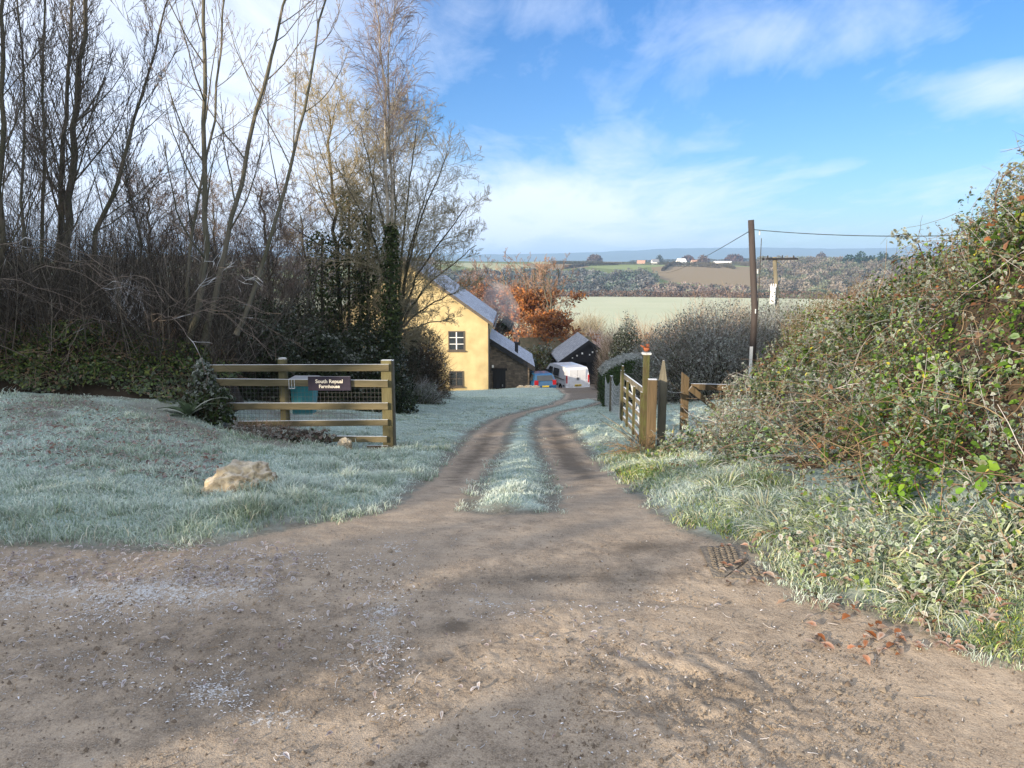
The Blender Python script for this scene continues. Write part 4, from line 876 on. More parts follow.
def ivy_bank():
    root = empty('hedge_bank', (-7, 10, hz1(-7, 10)), label='ivy and leaf covered earth bank under the bare trees on the left', cat='hedge bank'); off = np.array(root.location)
    V, F = skin(lb_poly, lsrf, .24); link_mesh('earth', npmesh('earth', V-off, F, np.tile([.03, .024, .017], (len(V), 1))), M['attr'], root)
    n = 80000; p, nn, d = foliage_surface(lb_poly, lsrf, n, 20, 0, .14, 31, lump=.10, lumps=1.8)
    a = fbm(p, .8, 3, 33); keep = (a > -.35) | (rng.random(n) < .45); keep &= p[:, 0] > -8.5
    pal = np.array([(.075, .12, .03), (.05, .085, .02), (.14, .17, .04), (.16, .10, .05), (.03, .05, .018)])
    C = pal[rng.choice(5, n, p=[.32, .25, .18, .1, .15])]*(1+.3*rng.normal(size=(n, 1))).clip(.4, 1.8)
    C = np.where((a > .28)[:, None] & (rng.random((n, 1)) < .5), [[.16, .09, .05]], C)
    V, F, Cc = leaves(p[keep]-off, (.028+.03*rng.random(n))[keep], C[keep], (.02+.18*(rng.random(n) < .12)+.25*sstep(.3, 0, p[:, 2])*rng.random(n))[keep], nn[keep], flat=1.0, up=.1)
    link_mesh('ivy', npmesh('ivy', V, F, Cc), M['leaf'], root)
    n = 3000; p, nn, d = foliage_surface(lb_poly, lsrf, n, 20, 0, .1, 31, lump=.1); k = p[:, 0] > -9.5; p = p[k]; nn = nn[k]; n = len(p)
    pp = curves(p, unit(nn+rdir(n)*.9), .15+.35*rng.random(n), 5, .2, -.08); V, F = tubes(pp, np.full((n, 6), .0035), 3)
    link_mesh('stems', npmesh('stems', V-off, F, np.repeat(jit_col(n, (.15, .11, .08), .4), 18, 0)), M['twig'], root)
ivy_bank()
def thicket(name, n, xr, yr, zr, L, r, lean, cols, label, wig=.12, grav=.06, frost=0, seg=6, k=3, side=3, cat='undergrowth', zf=None):
    """a dense stand of thin bare shoots with side twigs; far too many to count"""
    x = rng.uniform(*xr, n); y = rng.uniform(*yr, n); z = hz(x, y) if zf is None else zf(x, y); z = z+rng.uniform(*zr, n)
    D = unit(rng.normal(size=(n, 3))*lean+np.array([0, 0, 1.])); Ls = L*(.45+.75*rng.random(n)); pp = curves(np.stack([x, y, z], -1), D, Ls, seg, wig, grav)
    rd = np.linspace(1, .3, seg+1)[None]*r*(.6+.8*rng.random((n, 1))); geo = [tubes(pp, rd, k)]; ns = [n*(seg+1)*k]
    P0, Dd, LL, rr, idx = children(pp, rd, Ls, side, .15, .75, .38, .5, up=.1); q = curves(P0, Dd, LL, 4, .14, .04)
    geo.append(tubes(q, np.maximum(rr[:, None]*np.linspace(1, .4, 5)[None], .0022), 3)); V, F = merge(geo)
    pal = np.array(cols); c1 = pal[rng.integers(0, len(pal), n)]*(1+.2*rng.normal(size=(n, 1))).clip(.5, 1.5); c2 = c1[idx]
    C = np.concatenate([np.repeat(c1, (seg+1)*k, 0), np.repeat(c2, 15, 0)])
    if frost: f = (vnoise(V, 1.7, 5) > 1-2*frost)[:, None]; C = np.where(f, [[.5, .52, .55]], C)
    return link_mesh(name, npmesh(name, V, F, C), M['twig'], label=label, cat=cat, kind='stuff')
PUR = [(.075, .066, .056), (.05, .044, .037), (.13, .118, .10), (.035, .03, .025)]
bz = lambda x, y: lsrf(x, y)-.1
thicket('bare_shoots', 1500, (-10, -4.0), (9.7, 11.8), (0, .1), 1.5, .006, .45, PUR, 'tangle of bare purple brown shoots growing out of the ivy bank', frost=.1, side=5, zf=bz)
thicket('bare_scrub', 1900, (-15, -4.5), (12.2, 19), (-.1, .2), 2.9, .009, .32, PUR, 'dense bare scrub filling the space behind the left bank', side=8)
thicket('back_scrub', 1500, (-24, -5.5), (20, 32), (-.2, .3), 5.0, .012, .25, [(.07, .062, .054), (.05, .044, .037), (.11, .095, .08)], 'far bare scrub closing off the view behind the left trees', side=8)
# arching frosted branches near the left fence end
def arching():
    arcs = [((-4.6, 9.9, .9), (-2.9, 9.2, .5)), ((-4.5, 9.9, .9), (-3.2, 9.2, .95)), ((-4.8, 9.8, .8), (-3.6, 9.1, .55)), ((-6.2, 9.8, 1.55), (-4.7, 9.4, 1.15)), ((-7.6, 9.8, 1.2), (-5.1, 9.3, .9)), ((-8.6, 9.7, 1.1), (-6.6, 9.3, 1.0)), ((-6.9, 9.7, 1.75), (-4.6, 9.3, 1.35)), ((-5.4, 9.9, .9), (-5.9, 9.1, .35)), ((-4.4, 9.9, 1.0), (-3.0, 9.3, 1.25)), ((-4.4, 9.8, 1.05), (-3.4, 9.3, 1.45)), ((-7.2, 9.8, 1.0), (-8.8, 9.2, 1.3)), ((-5.6, 9.8, 1.0), (-4.3, 9.3, 1.3))]
    root = empty('hazel_shoots', (-5, 9.9, .8), label='frost dusted arching shoots leaning out over the left end of the fence', cat='shoots'); off = np.array(root.location); parts = []
    for rep in range(2):
        for a, b in arcs:
            a = np.array(a)+rng.normal(size=3)*.12; b = np.array(b)+rng.normal(size=3)*.2; t = np.linspace(0, 1, 12)[:, None]
            q = a*(1-t)+b*t; q[:, 2] += .28*np.sin(t[:, 0]*math.pi)+.02*rng.normal(size=12); q[:, :2] += .012*rng.normal(size=(12, 2))
            rd = np.linspace(.006, .0022, 12)[None]*(.7+.5*rng.random()); parts.append(tubes(q[None], rd, 5)); L = np.array([np.linalg.norm(b-a)])
            P0, D, LL, rr, ix = children(q[None], rd, L, 9, .15, .6, .3, .5, up=.05); parts.append(tubes(curves(P0, D, LL, 4, .12, 0), np.full((9, 5), .0025), 3))
    V, F = merge(parts); C = twig_cols(V, (.17, .14, .12), .16); link_mesh('twigs', npmesh('twigs', V-off, F, C), M['twig'], root)
arching()

# ================================================================== BARE TREES
def lv(k, ratio, ang=.75, **kw): return dict(k=k, ratio=ratio, ang=ang, **kw)
ASC = [lv(26, .36, .75, n=8, grav=.09, wig=.05, rr=.30, limb=True, taper=.5, t0=.2), lv(9, .42, .6, n=5, grav=.06, wig=.09, t0=.12), lv(6, .5, .6, n=4, grav=.05, wig=.1, t0=.1)]
SYC = [lv(10, .36, .8, n=8, grav=.11, wig=.06, rr=.42, limb=True, taper=.45, t0=.35), lv(6, .42, .75, n=6, grav=.10, wig=.09, t0=.12), lv(4, .42, .8, n=4, grav=.1, wig=.1, t0=.15)]
def stem_px(pts, Y0, Y1):
    """trunk path traced in the picture plane at real distances Y0 (foot) to Y1 (tip)"""
    n = len(pts); return [P(a, b, Y0+(Y1-Y0)*i/(n-1)) for i, (a, b) in enumerate(pts)]
def px_tree(name, stems, levels, bark, twigc, frost=0, **k):
    base = np.array(stems[0][0][0]); root = empty(name, base, 0, **k)
    st = [([np.array(p)-base for p in s], a*.66, b*.6) for s, a, b in stems]
    (tv, tf), (cv, cf), tips = tree_geo(st, levels)
    link_mesh('trunk', npmesh('trunk', tv, tf, None, True), bark, root)
    link_mesh('crown', npmesh('crown', cv, cf, twig_cols(cv, twigc, frost)), M['twig'], root); return root
GR = 'bare trees on the left bank'
TW = (.11, .092, .08)
px_tree('sycamore_tree', [(stem_px([(180, 352), (198, 318), (206, 250), (204, 150), (203, 60), (202, -60)], 10.2, 10.0), .085, .03), (stem_px([(205, 345), (214, 300), (232, 220), (256, 110), (275, 40), (300, -60)], 10.3, 10.8), .075, .022), (stem_px([(236, 335), (255, 290), (285, 190), (303, 110), (320, 20), (335, -50)], 10.4, 11.2), .055, .018), (stem_px([(190, 345), (186, 290), (190, 250), (196, 210), (214, 120), (222, 30), (232, -60)], 10.5, 10.9), .045, .018)], SYC, M['bark'], (.21, .175, .145), label='grey multi stemmed sycamore fanning out from the bank end beside the fence', cat='tree', group=GR)
px_tree('alder_tree', [(stem_px([(62, 335), (66, 230), (75, 140), (80, 60), (86, -70)], 12.4, 12.4), .125, .04), (stem_px([(56, 335), (60, 240), (64, 150), (70, 60), (74, -40)], 12.5, 12.6), .09, .03)], ASC, M['bark'], TW, label='thickest straight double trunked bare tree on the left with long rising branches', cat='tree', group=GR)
px_tree('alder_tree', [(stem_px([(88, 300), (97, 232), (118, 180), (135, 120), (155, 50), (170, -10)], 12.0, 12.6), .075, .018)], ASC, M['bark_dark'], TW, label='slender dark tree leaning right beside the thick double trunked one', cat='tree', group=GR)
px_tree('hazel_tree', [(stem_px([(40, 330), (43, 220), (45, 150), (42, 80), (46, -50)], 11.5, 11.6), .05, .02)], ASC, M['bark_dark'], TW, label='thin upright bare tree close left of the two thick trunks', cat='tree', group=GR)
px_tree('hazel_tree', [(stem_px([(26, 340), (25, 250), (22, 190), (24, 80), (12, -50)], 11.2, 11.6), .05, .018)], ASC, M['bark'], TW, label='thin grey bare tree second from the left edge', cat='tree', group=GR)
px_tree('hazel_tree', [(stem_px([(-2, 350), (0, 220), (3, 60), (2, -60)], 10.4, 10.4), .075, .03)], ASC, M['bark_dark'], TW, label='dark bare trunk cut by the left edge of the picture', cat='tree', group=GR)
px_tree('hazel_tree', [(stem_px([(150, 345), (142, 290), (140, 230), (128, 190), (122, 140)], 12.6, 13.2), .045, .012)], ASC[:3], M['bark_dark'], TW, label='short crooked bare tree between the leaning tree and the sycamore', cat='tree', group=GR)
# behind: round hawthorns and ivy clad trees
BCK = 'bare trees behind the fence'
RND = [lv(34, .50, 1.0, n=8, grav=.03, wig=.10, rr=.36, limb=True, taper=.5, t0=.10), lv(10, .45, .8, n=6, grav=.03, wig=.13, t0=.12), lv(7, .5, .7, n=4, grav=.05, wig=.14, t0=.1), lv(4, .5, .7, n=3, wig=.12, t0=.1, grav=.06)]
OLV = (.26, .23, .15)
RN2 = [lv(22, .48, 1.05, n=8, grav=.03, wig=.10, rr=.36, limb=True, taper=.45, t0=.12), lv(12, .46, .8, n=6, grav=.02, wig=.13, t0=.12), lv(8, .5, .75, n=4, grav=.03, wig=.14, t0=.1), lv(4, .5, .7, n=3, wig=.12, t0=.1, grav=.05)]
RN3 = [lv(17, .36, .85, n=7, grav=.02, wig=.11, rr=.42, taper=.45, t0=.16), lv(11, .46, .8, n=5, grav=.02, wig=.13, t0=.12), lv(7, .5, .75, n=4, grav=.03, wig=.14, t0=.1)]
def spread(base, ends, Y, r0, seed=0):
    out = []
    for i, (ex, ey) in enumerate(ends):
        bx, by = base; mx_, my_ = bx+(ex-bx)*.38, by+(ey-by)*.55
        out.append((stem_px([(bx, by), (bx+(mx_-bx)*.4, by+(my_-by)*.5), (mx_, my_), (bx+(ex-bx)*.72, by+(ey-by)*.80), (ex, ey)], Y, Y+((i*37) % 11-5)*.28), r0, .012))
    return out
px_tree('apple_tree', [(stem_px([(395, 402), (396, 365), (397, 330), (398, 300)], 17, 17), .13, .07)]+spread((397, 335), [(468, 205), (476, 245), (470, 285), (448, 150), (418, 118), (392, 112), (360, 125), (335, 160), (452, 318), (430, 180), (436, 345)], 17, .055), RN3, M['bark_dark'], OLV, label='round crowned bare tree right of the birch, reaching over the yellow house gable', cat='tree', group=BCK)
px_tree('ash_tree', [(stem_px([(345, 400), (340, 300), (335, 220), (330, 150), (330, 110)], 19, 19), .12, .03), (stem_px([(352, 395), (362, 300), (372, 210), (376, 140)], 19, 19), .09, .02)], RND, M['bark_dark'], (.33, .28, .17), label='olive twigged bare tree behind the middle of the fence, left of the birch', cat='tree', group=BCK)
px_tree('hawthorn_tree', [(stem_px([(270, 390), (272, 320), (266, 250), (262, 190)], 17, 17.5), .10, .03)], RND, M['bark_dark'], (.17, .135, .12), label='dark purple round hawthorn right behind the sycamore stems', cat='tree', group=BCK)
px_tree('hawthorn_tree', [(stem_px([(315, 400), (310, 330), (308, 270), (300, 215)], 20, 20.5), .10, .03)], RND, M['bark_dark'], (.16, .13, .11), label='dark bare hawthorn between the sycamore and the olive twigged tree', cat='tree', group=BCK)
px_tree('hawthorn_tree', [(stem_px([(150, 370), (152, 300), (150, 240), (146, 200)], 16.5, 17), .10, .03)], RND, M['bark_dark'], (.17, .135, .12), label='rounded bare hawthorn low in the gap between alder and sycamore', cat='tree', group=BCK)
px_tree('hawthorn_tree', [(stem_px([(210, 380), (212, 300), (216, 250), (214, 205)], 21, 21), .10, .03)], RND, M['bark_dark'], (.16, .13, .115), label='rounded bare hawthorn straight behind the sycamore stems', cat='tree', group=BCK)
# birch
BIR = [lv(22, .22, .5, n=8, grav=.03, wig=.06, rr=.3, taper=.35, t0=.38, limb=True), lv(9, .55, .5, n=7, grav=-.08, wig=.07, t0=.1), lv(7, .55, .4, n=6, grav=-.13, wig=.06, t0=.1)]
px_tree('birch_tree', [(stem_px([(388, 405), (388, 300), (386, 200), (386, 110), (380, 50), (374, -20)], 16.2, 16.2), .085, .012), (stem_px([(391, 400), (392, 250), (390, 140), (388, 70), (394, 0)], 16.3, 16.3), .075, .012)], BIR, M['birch_bark'], (.20, .165, .16), label='tall slim birch with pale bark and fine purple drooping twigs', cat='tree', group=BCK)
# ivy columns on trunks and dark holly mass
def ivy_column(px, py0, py1, Y, w, lab):
    a = P(px, py0, Y); b = P(px, py1, Y); n = 3200; t = rng.random(n)**1.4; root = empty('ivy_clump', a, 0, label=lab, cat='ivy', group='ivy clumps on the bare trees')
    wv = w*(1-.45*t)*(1+.5*fbm(np.stack([t*4, t*0], -1)+px, 1.2, 2, 4)); th = rng.random(n)*6.28; rr = wv*(.5+.5*rng.random(n)**.5)
    p = np.stack([rr*np.cos(th), rr*np.sin(th), t*(b[2]-a[2])], -1)+np.outer(t, [b[0]-a[0], 0, 0])+rng.normal(size=(n, 3))*.05; nn = unit(np.stack([np.cos(th), np.sin(th), th*0+.2], -1))
    pal = np.array([(.03, .05, .015), (.045, .07, .02), (.07, .085, .03)]); V, F, C = leaves(p, .05+.04*rng.random(n), pal[rng.integers(0, 3, n)]*(1+.3*rng.normal(size=(n, 1))).clip(.4, 1.6), .04*rng.random(n), nn, flat=.8)
    link_mesh('foliage', npmesh('foliage', V, F, C), M['leaf'], root)
    m = MB(); m.tube([(0, 0, -.1), ((b-a)[0]*.5, 0, (b-a)[2]*.5), ((b-a)[0], 0, (b-a)[2])], [.05, .04, .02], 6); m.build('stem', M['bark_dark'], root)
ivy_column(391, 408, 225, 16.05, .20, 'ivy wrapped round the birch trunk behind the right fence post')
ivy_column(349, 400, 190, 18.6, .5, 'ivy on the olive twigged tree behind the middle of the fence')
ivy_column(368, 400, 215, 18.4, .45, 'ivy between the birch and the olive twigged tree')
ivy_column(322, 400, 235, 18.2, .5, 'ivy left of the olive twigged tree')
bush('holly_bush', gb(296, 15.5), (1.5, 1.0, 2.5), 17000, 1500, DK, [(.08, .07, .05)], 'dark evergreen holly mass behind the left half of the fence', frost=-.1, lsz=.055, core=.6)
bush('holly_bush', gb(358, 16.0), (1.2, 1.0, 2.2), 14000, 1500, DK, [(.08, .07, .05)], 'dark evergreen holly mass behind the right half of the fence', frost=-.1, lsz=.055, core=.6)
bush('holly_bush', gb(250, 13.5), (1.1, .9, 2.0), 9000, 1500, DK, [(.08, .07, .05)], 'dark evergreen bush behind the left end of the fence', frost=-.1, lsz=.05, core=.6)
# trees behind the house
ORG = 'brown and orange trees behind the house'
def far_tree(px, Y, top, w, stems, leafn, lc, twc, lab, leafz=(0, .7), lsz=.28, lv_=RND):
    g = np.array(gb(px, Y)); H = CAMZ+Y*math.tan(math.atan((384-top)/FPX)-PIT)-g[2]
    root = empty('beech_tree', g, 0, label=lab, cat='tree', group=ORG); st = []
    for i in range(stems):
        a = rng.random()*6.28; dx, dy = math.cos(a)*w*.25, math.sin(a)*w*.25
        st.append(([np.array((dx*.15, dy*.15, -.3)), np.array((dx*.4, dy*.4, H*.3)), np.array((dx, dy, H*.62)), np.array((dx*1.5, dy*1.3, H*.9))], H*.018, H*.004))
    L = [dict(l) for l in lv_]; L[0]['ratio'] = .4; L[0]['k'] = 16; L[1]['k'] = 7; L[2]['k'] = 5
    (tv, tf), (cv, cf), tips = tree_geo(st, L[:3], rmin=.016); link_mesh('trunk', npmesh('trunk', tv, tf, None, True), M['bark'], root); link_mesh('crown', npmesh('crown', cv, cf, twig_cols(cv, twc)), M['twig'], root)
    if leafn:
        k = (tips[:, 2] > H*leafz[0]) & (tips[:, 2] < H*leafz[1]); q = tips[k]
        cl = fbm(q, .28, 2, 14); q = q[cl > -.15]; q = q[rng.integers(0, len(q), leafn)]+rng.normal(size=(leafn, 3))*.25
        pal = np.array(lc); V, F, C = leaves(q, lsz*(.5+.8*rng.random(leafn)), pal[rng.integers(0, len(pal), leafn)]*(1+.3*rng.normal(size=(leafn, 1))).clip(.4, 1.7), 0*q[:, 0], None); link_mesh('foliage', npmesh('foliage', V, F, C), M['leaf'], root)
    return root
OR = [(.40, .16, .05), (.32, .13, .05), (.26, .12, .06), (.45, .22, .08)]
BRN = (.27, .17, .12)
far_tree(540, 78, 256, 5.5, 3, 5200, OR, BRN, 'tallest beech with orange leaves beside the smoke', (.1, .72))
far_tree(556, 76, 262, 4.5, 3, 2600, OR, (.3, .2, .14), 'beech with sparse orange leaves nearest the black shed', (.1, .6))
far_tree(518, 86, 264, 5.5, 3, 3000, [(.30, .14, .08), (.24, .12, .07)], BRN, 'brown beech rising straight above the lean-to roof', (.2, .8))
far_tree(490, 92, 268, 6, 3, 2600, [(.30, .14, .08), (.24, .12, .07)], (.24, .15, .12), 'dark brown beech above the frosted slate roof', (.3, .85))
far_tree(465, 88, 262, 6, 3, 1500, [(.24, .12, .07)], (.2, .14, .12), 'purple brown beech behind the house ridge', (.3, .85))
far_tree(505, 63, 322, 2.0, 4, 900, DK, (.1, .085, .07), 'small dark many stemmed tree behind the lean-to, half hidden by smoke', (.5, 1), .2)
bush('ivy_bush', gb(543, 71), (2.1, 2, 4.2), 6000, 2500, [(.10, .12, .03), (.06, .08, .025), (.17, .13, .04)], [(.25, .15, .08)], 'green and gold ivy tangle at the foot of the orange beech', frost=0, lsz=.18, twl=.6, twr=.012)
bush('ivy_bush', gb(524, 68), (1.7, 1.6, 3.2), 4000, 1500, DK, [(.1, .08, .05)], 'dark ivy tangle behind the lean-to chimney pipe', frost=0, lsz=.18, twl=.6, twr=.012)

# ================================================================== FAR HILLSIDE
def woods():
    Pn, Cn, Sz = [], [], []
    n = 0
    specs = [(-8, 10.8, 560, 770, 800, (.125, .13, .13)), (-8, 9, 560, 760, 450, (.10, .115, .115)), (18.3, 32, 640, 1150, 1100, (.17, .15, .125)), (10, 18, 600, 660, 190, (.18, .145, .13)), (-30, -6, 560, 1100, 500, (.17, .14, .12))]
    for a0, a1, r0, r1, m, c in specs:
        a = np.radians(rng.uniform(a0, a1, m)); r = rng.uniform(r0, r1, m); Pn.append(np.stack([r*np.sin(a), r*np.cos(a)], -1)); Cn.append(np.array(c)*(1+.35*rng.normal(size=(m, 1))).clip(.4, 1.8)*np.where(rng.random((m, 1)) < .3, [[.75, .95, .8]], [[1, 1, 1]])); Sz.append(3.2+3.2*rng.random(m))
    Pn, Cn, Sz = map(np.concatenate, (Pn, Cn, Sz)); z = hz(Pn[:, 0], Pn[:, 1]); n = len(Pn); K = 120
    u = rdir(n*K).reshape(n, K, 3); u[..., 2] = np.abs(u[..., 2])*1.15; rr = (.55+.5*rng.random((n, K, 1)))
    c = np.stack([Pn[:, 0], Pn[:, 1], z+Sz*.7], -1)[:, None]+u*rr*Sz[:, None, None]; c = c.reshape(-1, 3); s = np.repeat(Sz, K)*.18
    A = rdir(n*K); B = unit(np.cross(A, rdir(n*K))); V = np.stack([c-A*s[:, None], c+A*s[:, None]*.6+B*s[:, None]*.7, c+A*s[:, None]*.5-B*s[:, None]*.8], 1).reshape(-1, 3)
    F = np.arange(len(V)).reshape(-1, 3); C = np.repeat(np.repeat(Cn, K, 0)*(1+.13*rng.normal(size=(n*K, 1))).clip(.5, 1.5), 3, 0)
    link_mesh('hillside_wood', npmesh('hillside_wood', V, F, C), M['attr'], label='far grey brown winter wood on the slope across the valley', cat='wood', kind='stuff')
woods()
def hedgerow(pts, w, h, c, lab, K=34):
    Vs = []
    c0 = []
    pts = np.array(pts, float); seg = np.linalg.norm(np.diff(pts, axis=0), axis=1); tot = seg.sum(); m = int(tot/ (w*.32)); t = np.linspace(0, tot, m); cs = np.concatenate([[0], np.cumsum(seg)])
    x = np.interp(t, cs, pts[:, 0]); y = np.interp(t, cs, pts[:, 1]); z = hz(x, y); hh = h*(1+.25*vnoise(np.stack([t, t*0], -1), 1/(w*3), 3)); g = np.array([x[0], y[0], z[0]])
    cc = np.stack([x, y, z+hh*.45], -1)[:, None]+rdir(m*K).reshape(m, K, 3)*np.stack([np.full(m, w*.5), np.full(m, w*.5), hh*.6], -1)[:, None]; cc = cc.reshape(-1, 3); s = w*.17
    A = rdir(m*K); B = unit(np.cross(A, rdir(m*K))); V = np.stack([cc-A*s, cc+A*s*.6+B*s*.8, cc+A*s*.5-B*s*.8], 1).reshape(-1, 3)-g
    C = np.repeat(jit_col(m*K, c, .25), 3, 0); link_mesh('hedgerow', npmesh('hedgerow', V, np.arange(len(V)).reshape(-1, 3), C), M['attr'], loc=tuple(g), label=lab, cat='hedgerow', group='hedgerows across the valley')
def pol(a, r): return (r*math.sin(R(a)), r*math.cos(R(a)))
hedgerow([pol(-12, 405), pol(0, 402), pol(10, 404), pol(17, 402), pol(26, 404), pol(34, 400)], 3.2, 3.2, (.13, .095, .08), 'dark hedge along the far edge of the pale field')
hedgerow([pol(3, 1210), pol(7, 1180), pol(10, 1200)], 4, 4, (.07, .075, .05), 'dark hedgerow line along the left skyline field')
hedgerow([pol(9, 1260), pol(14, 1290), pol(20, 1300)], 4, 4, (.07, .07, .05), 'dark hedgerow line along the right skyline field')
hedgerow([pol(11, 960), pol(15, 1010), pol(19, 990)], 3.5, 3.5, (.09, .09, .06), 'hedgerow below the white hillside farmhouse')
hedgerow([pol(13.2, 1050), pol(16.5, 870)], 3.5, 3.5, (.09, .08, .05), 'hedgerow running down the green hillside field')
hedgerow([pol(3, 1020), pol(7, 1060), pol(12, 1040)], 3.5, 3.5, (.08, .08, .05), 'hedgerow along the top of the far wood')
for i, (a0, r0, a1, r1, lab) in enumerate(((4, 860, 8, 940, 'hedgerow behind the left part of the far wood'), (9.5, 1100, 12.5, 1130, 'hedgerow just below the skyline cottages'), (12, 900, 15.5, 880, 'lower hedgerow crossing the green hillside field'), (15.6, 1150, 20, 1130, 'hedgerow above the long pale hillside barn'), (11.4, 840, 12.6, 1010, 'hedgerow climbing the hill beside the end of the far wood'), (3, 1120, 7.5, 1100, 'hedgerow across the upper left hillside field'), (17, 980, 18.4, 860, 'short hedgerow behind the dark utility pole'))):
    hedgerow([pol(a0, r0), pol((a0+a1)/2, (r0+r1)/2+12), pol(a1, r1)], 3.6, 3.8, (.085, .075, .055), lab)
FT = 'single trees on the far hill'
def far_clump(a, r, w, h, c, lab, cat='tree', nm='hill_tree'):
    x, y = pol(a, r); z = hz1(x, y); K = 420; u = rdir(K); u[:, 2] = np.abs(u[:, 2]); cc = u*np.array([w, w, h])*(.5+.5*rng.random((K, 1)))+np.array([0, 0, h*.1]); s = w*.16
    A = rdir(K); B = unit(np.cross(A, rdir(K))); V = np.stack([cc-A*s, cc+A*s*.6+B*s*.8, cc+A*s*.5-B*s*.8], 1).reshape(-1, 3)
    link_mesh(nm, npmesh(nm, V, np.arange(K*3).reshape(-1, 3), np.repeat(jit_col(K, c, .3), 3, 0)), M['attr'], loc=(x, y, z), label=lab, cat=cat, group=FT)
far_clump(6.3, 1240, 14, 13, (.12, .09, .08), 'brown tree clump at the left end of the skyline field')
far_clump(11.1, 1225, 7, 13, (.05, .06, .045), 'dark tree on the skyline above the hillside cottages')
far_clump(13.2, 1285, 12, 10, (.10, .065, .06), 'small brown tree clump on the skyline left of the dark pole')
far_clump(14.3, 1010, 9, 13, (.13, .1, .09), 'bare tree beside the long hillside barn')
far_clump(16.5, 1290, 16, 11, (.10, .065, .06), 'low brown tree clump on the skyline right of the dark pole')
far_clump(22.4, 1250, 9, 14, (.09, .07, .06), 'brown tree clump right of the T shaped pole')
for i, (a, r, lab) in enumerate(((24.2, 900, 'leftmost'), (24.9, 905, 'second from the left'), (25.6, 910, 'middle'), (26.3, 900, 'fourth from the left'), (27.0, 905, 'rightmost'))):
    far_clump(a, r, 9, 14+3*(i % 2), (.025, .05, .035), lab+' of the dark conifers on the hill beyond the scrub', nm='conifer_tree')
# ================================================================== FAR FARM BUILDINGS
def gable_house(name, c, L, W, H, rise, rz, wallm, roofm, label, cat='house', wins=3, group=None, chim=False):
    root = empty(name, c, rz, label=label, cat=cat, group=group)
    m = MB(); m.prism([(-W/2, -2), (W/2, -2), (W/2, H), (0, H+rise), (-W/2, H)], -L/2, L/2, lambda u, v, w: (w, u, v)); m.build('wall', wallm, root)
    m = MB(); t = .25
    for s in (-1, 1):
        a = [(s*(W/2+.4), H-.4*rise/(W/2)+.05), (0, H+rise+.05), (0, H+rise+.05+t), (s*(W/2+.4), H-.4*rise/(W/2)+.05+t)]
        m.prism(a, -L/2-.3, L/2+.3, lambda u, v, w: (w, u, v))
    r = m.build('roof', roofm, root)
    for i in range(wins):
        x = -L/2+L*(i+.5)/wins; k = MB(); k.box((x-.55, -W/2-.05, H*.35), (x+.55, -W/2+.02, H*.35+1.3)); k.build('window', M['glass'], root)
    if chim: k = MB(); k.box((L/2-1.2, -.4, H+rise-.6), (L/2-.3, .4, H+rise+1.3)); k.build('chimney', wallm, r)
    return root
M['far_white'] = pmat('far_white', (.8, .8, .78), nscale=2, namt=.05, bump=0)
M['far_cream'] = pmat('far_cream', (.6, .5, .4), nscale=2, namt=.1, bump=0)
M['far_slate'] = pmat('far_slate', (.2, .2, .22), nscale=2, bump=0)
M['far_tile'] = pmat('far_tile', (.4, .24, .17), nscale=2, bump=0)
def farh(px, py, r, *a, **k):
    ang = math.atan((px-512)/FPX/ (CP+(384-py)/FPX*SP)); x, y = r*math.sin(ang), r*math.cos(ang); return gable_house(a[0], (x, y, hz1(x, y)), *a[1:], **k)
farh(681, 270, 1060, 'farmhouse', 13, 8, 5, 5, R(25), M['far_white'], M['far_white'], 'bright white farmhouse on the far green hillside')
farh(698, 273, 1030, 'barn', 19, 8, 4, 3, R(5), M['far_cream'], M['far_tile'], 'low pinkish barn just right of the white hillside farmhouse', cat='barn')
farh(722, 273, 1010, 'barn', 22, 7, 3.2, 2, R(-6), M['far_cream'], M['far_white'], 'long low pale barn nearest the dark pole on the far hill', cat='barn')
farh(655, 266, 1180, 'cottage', 11, 7, 5, 4, R(10), M['far_white'], M['far_slate'], 'white cottage beside the dark tree near the skyline', cat='house')
farh(641, 267, 1170, 'cottage', 12, 7, 4, 4, R(-15), M['far_cream'], M['far_tile'], 'reddish roofed cottage left of the skyline white cottage', cat='house')

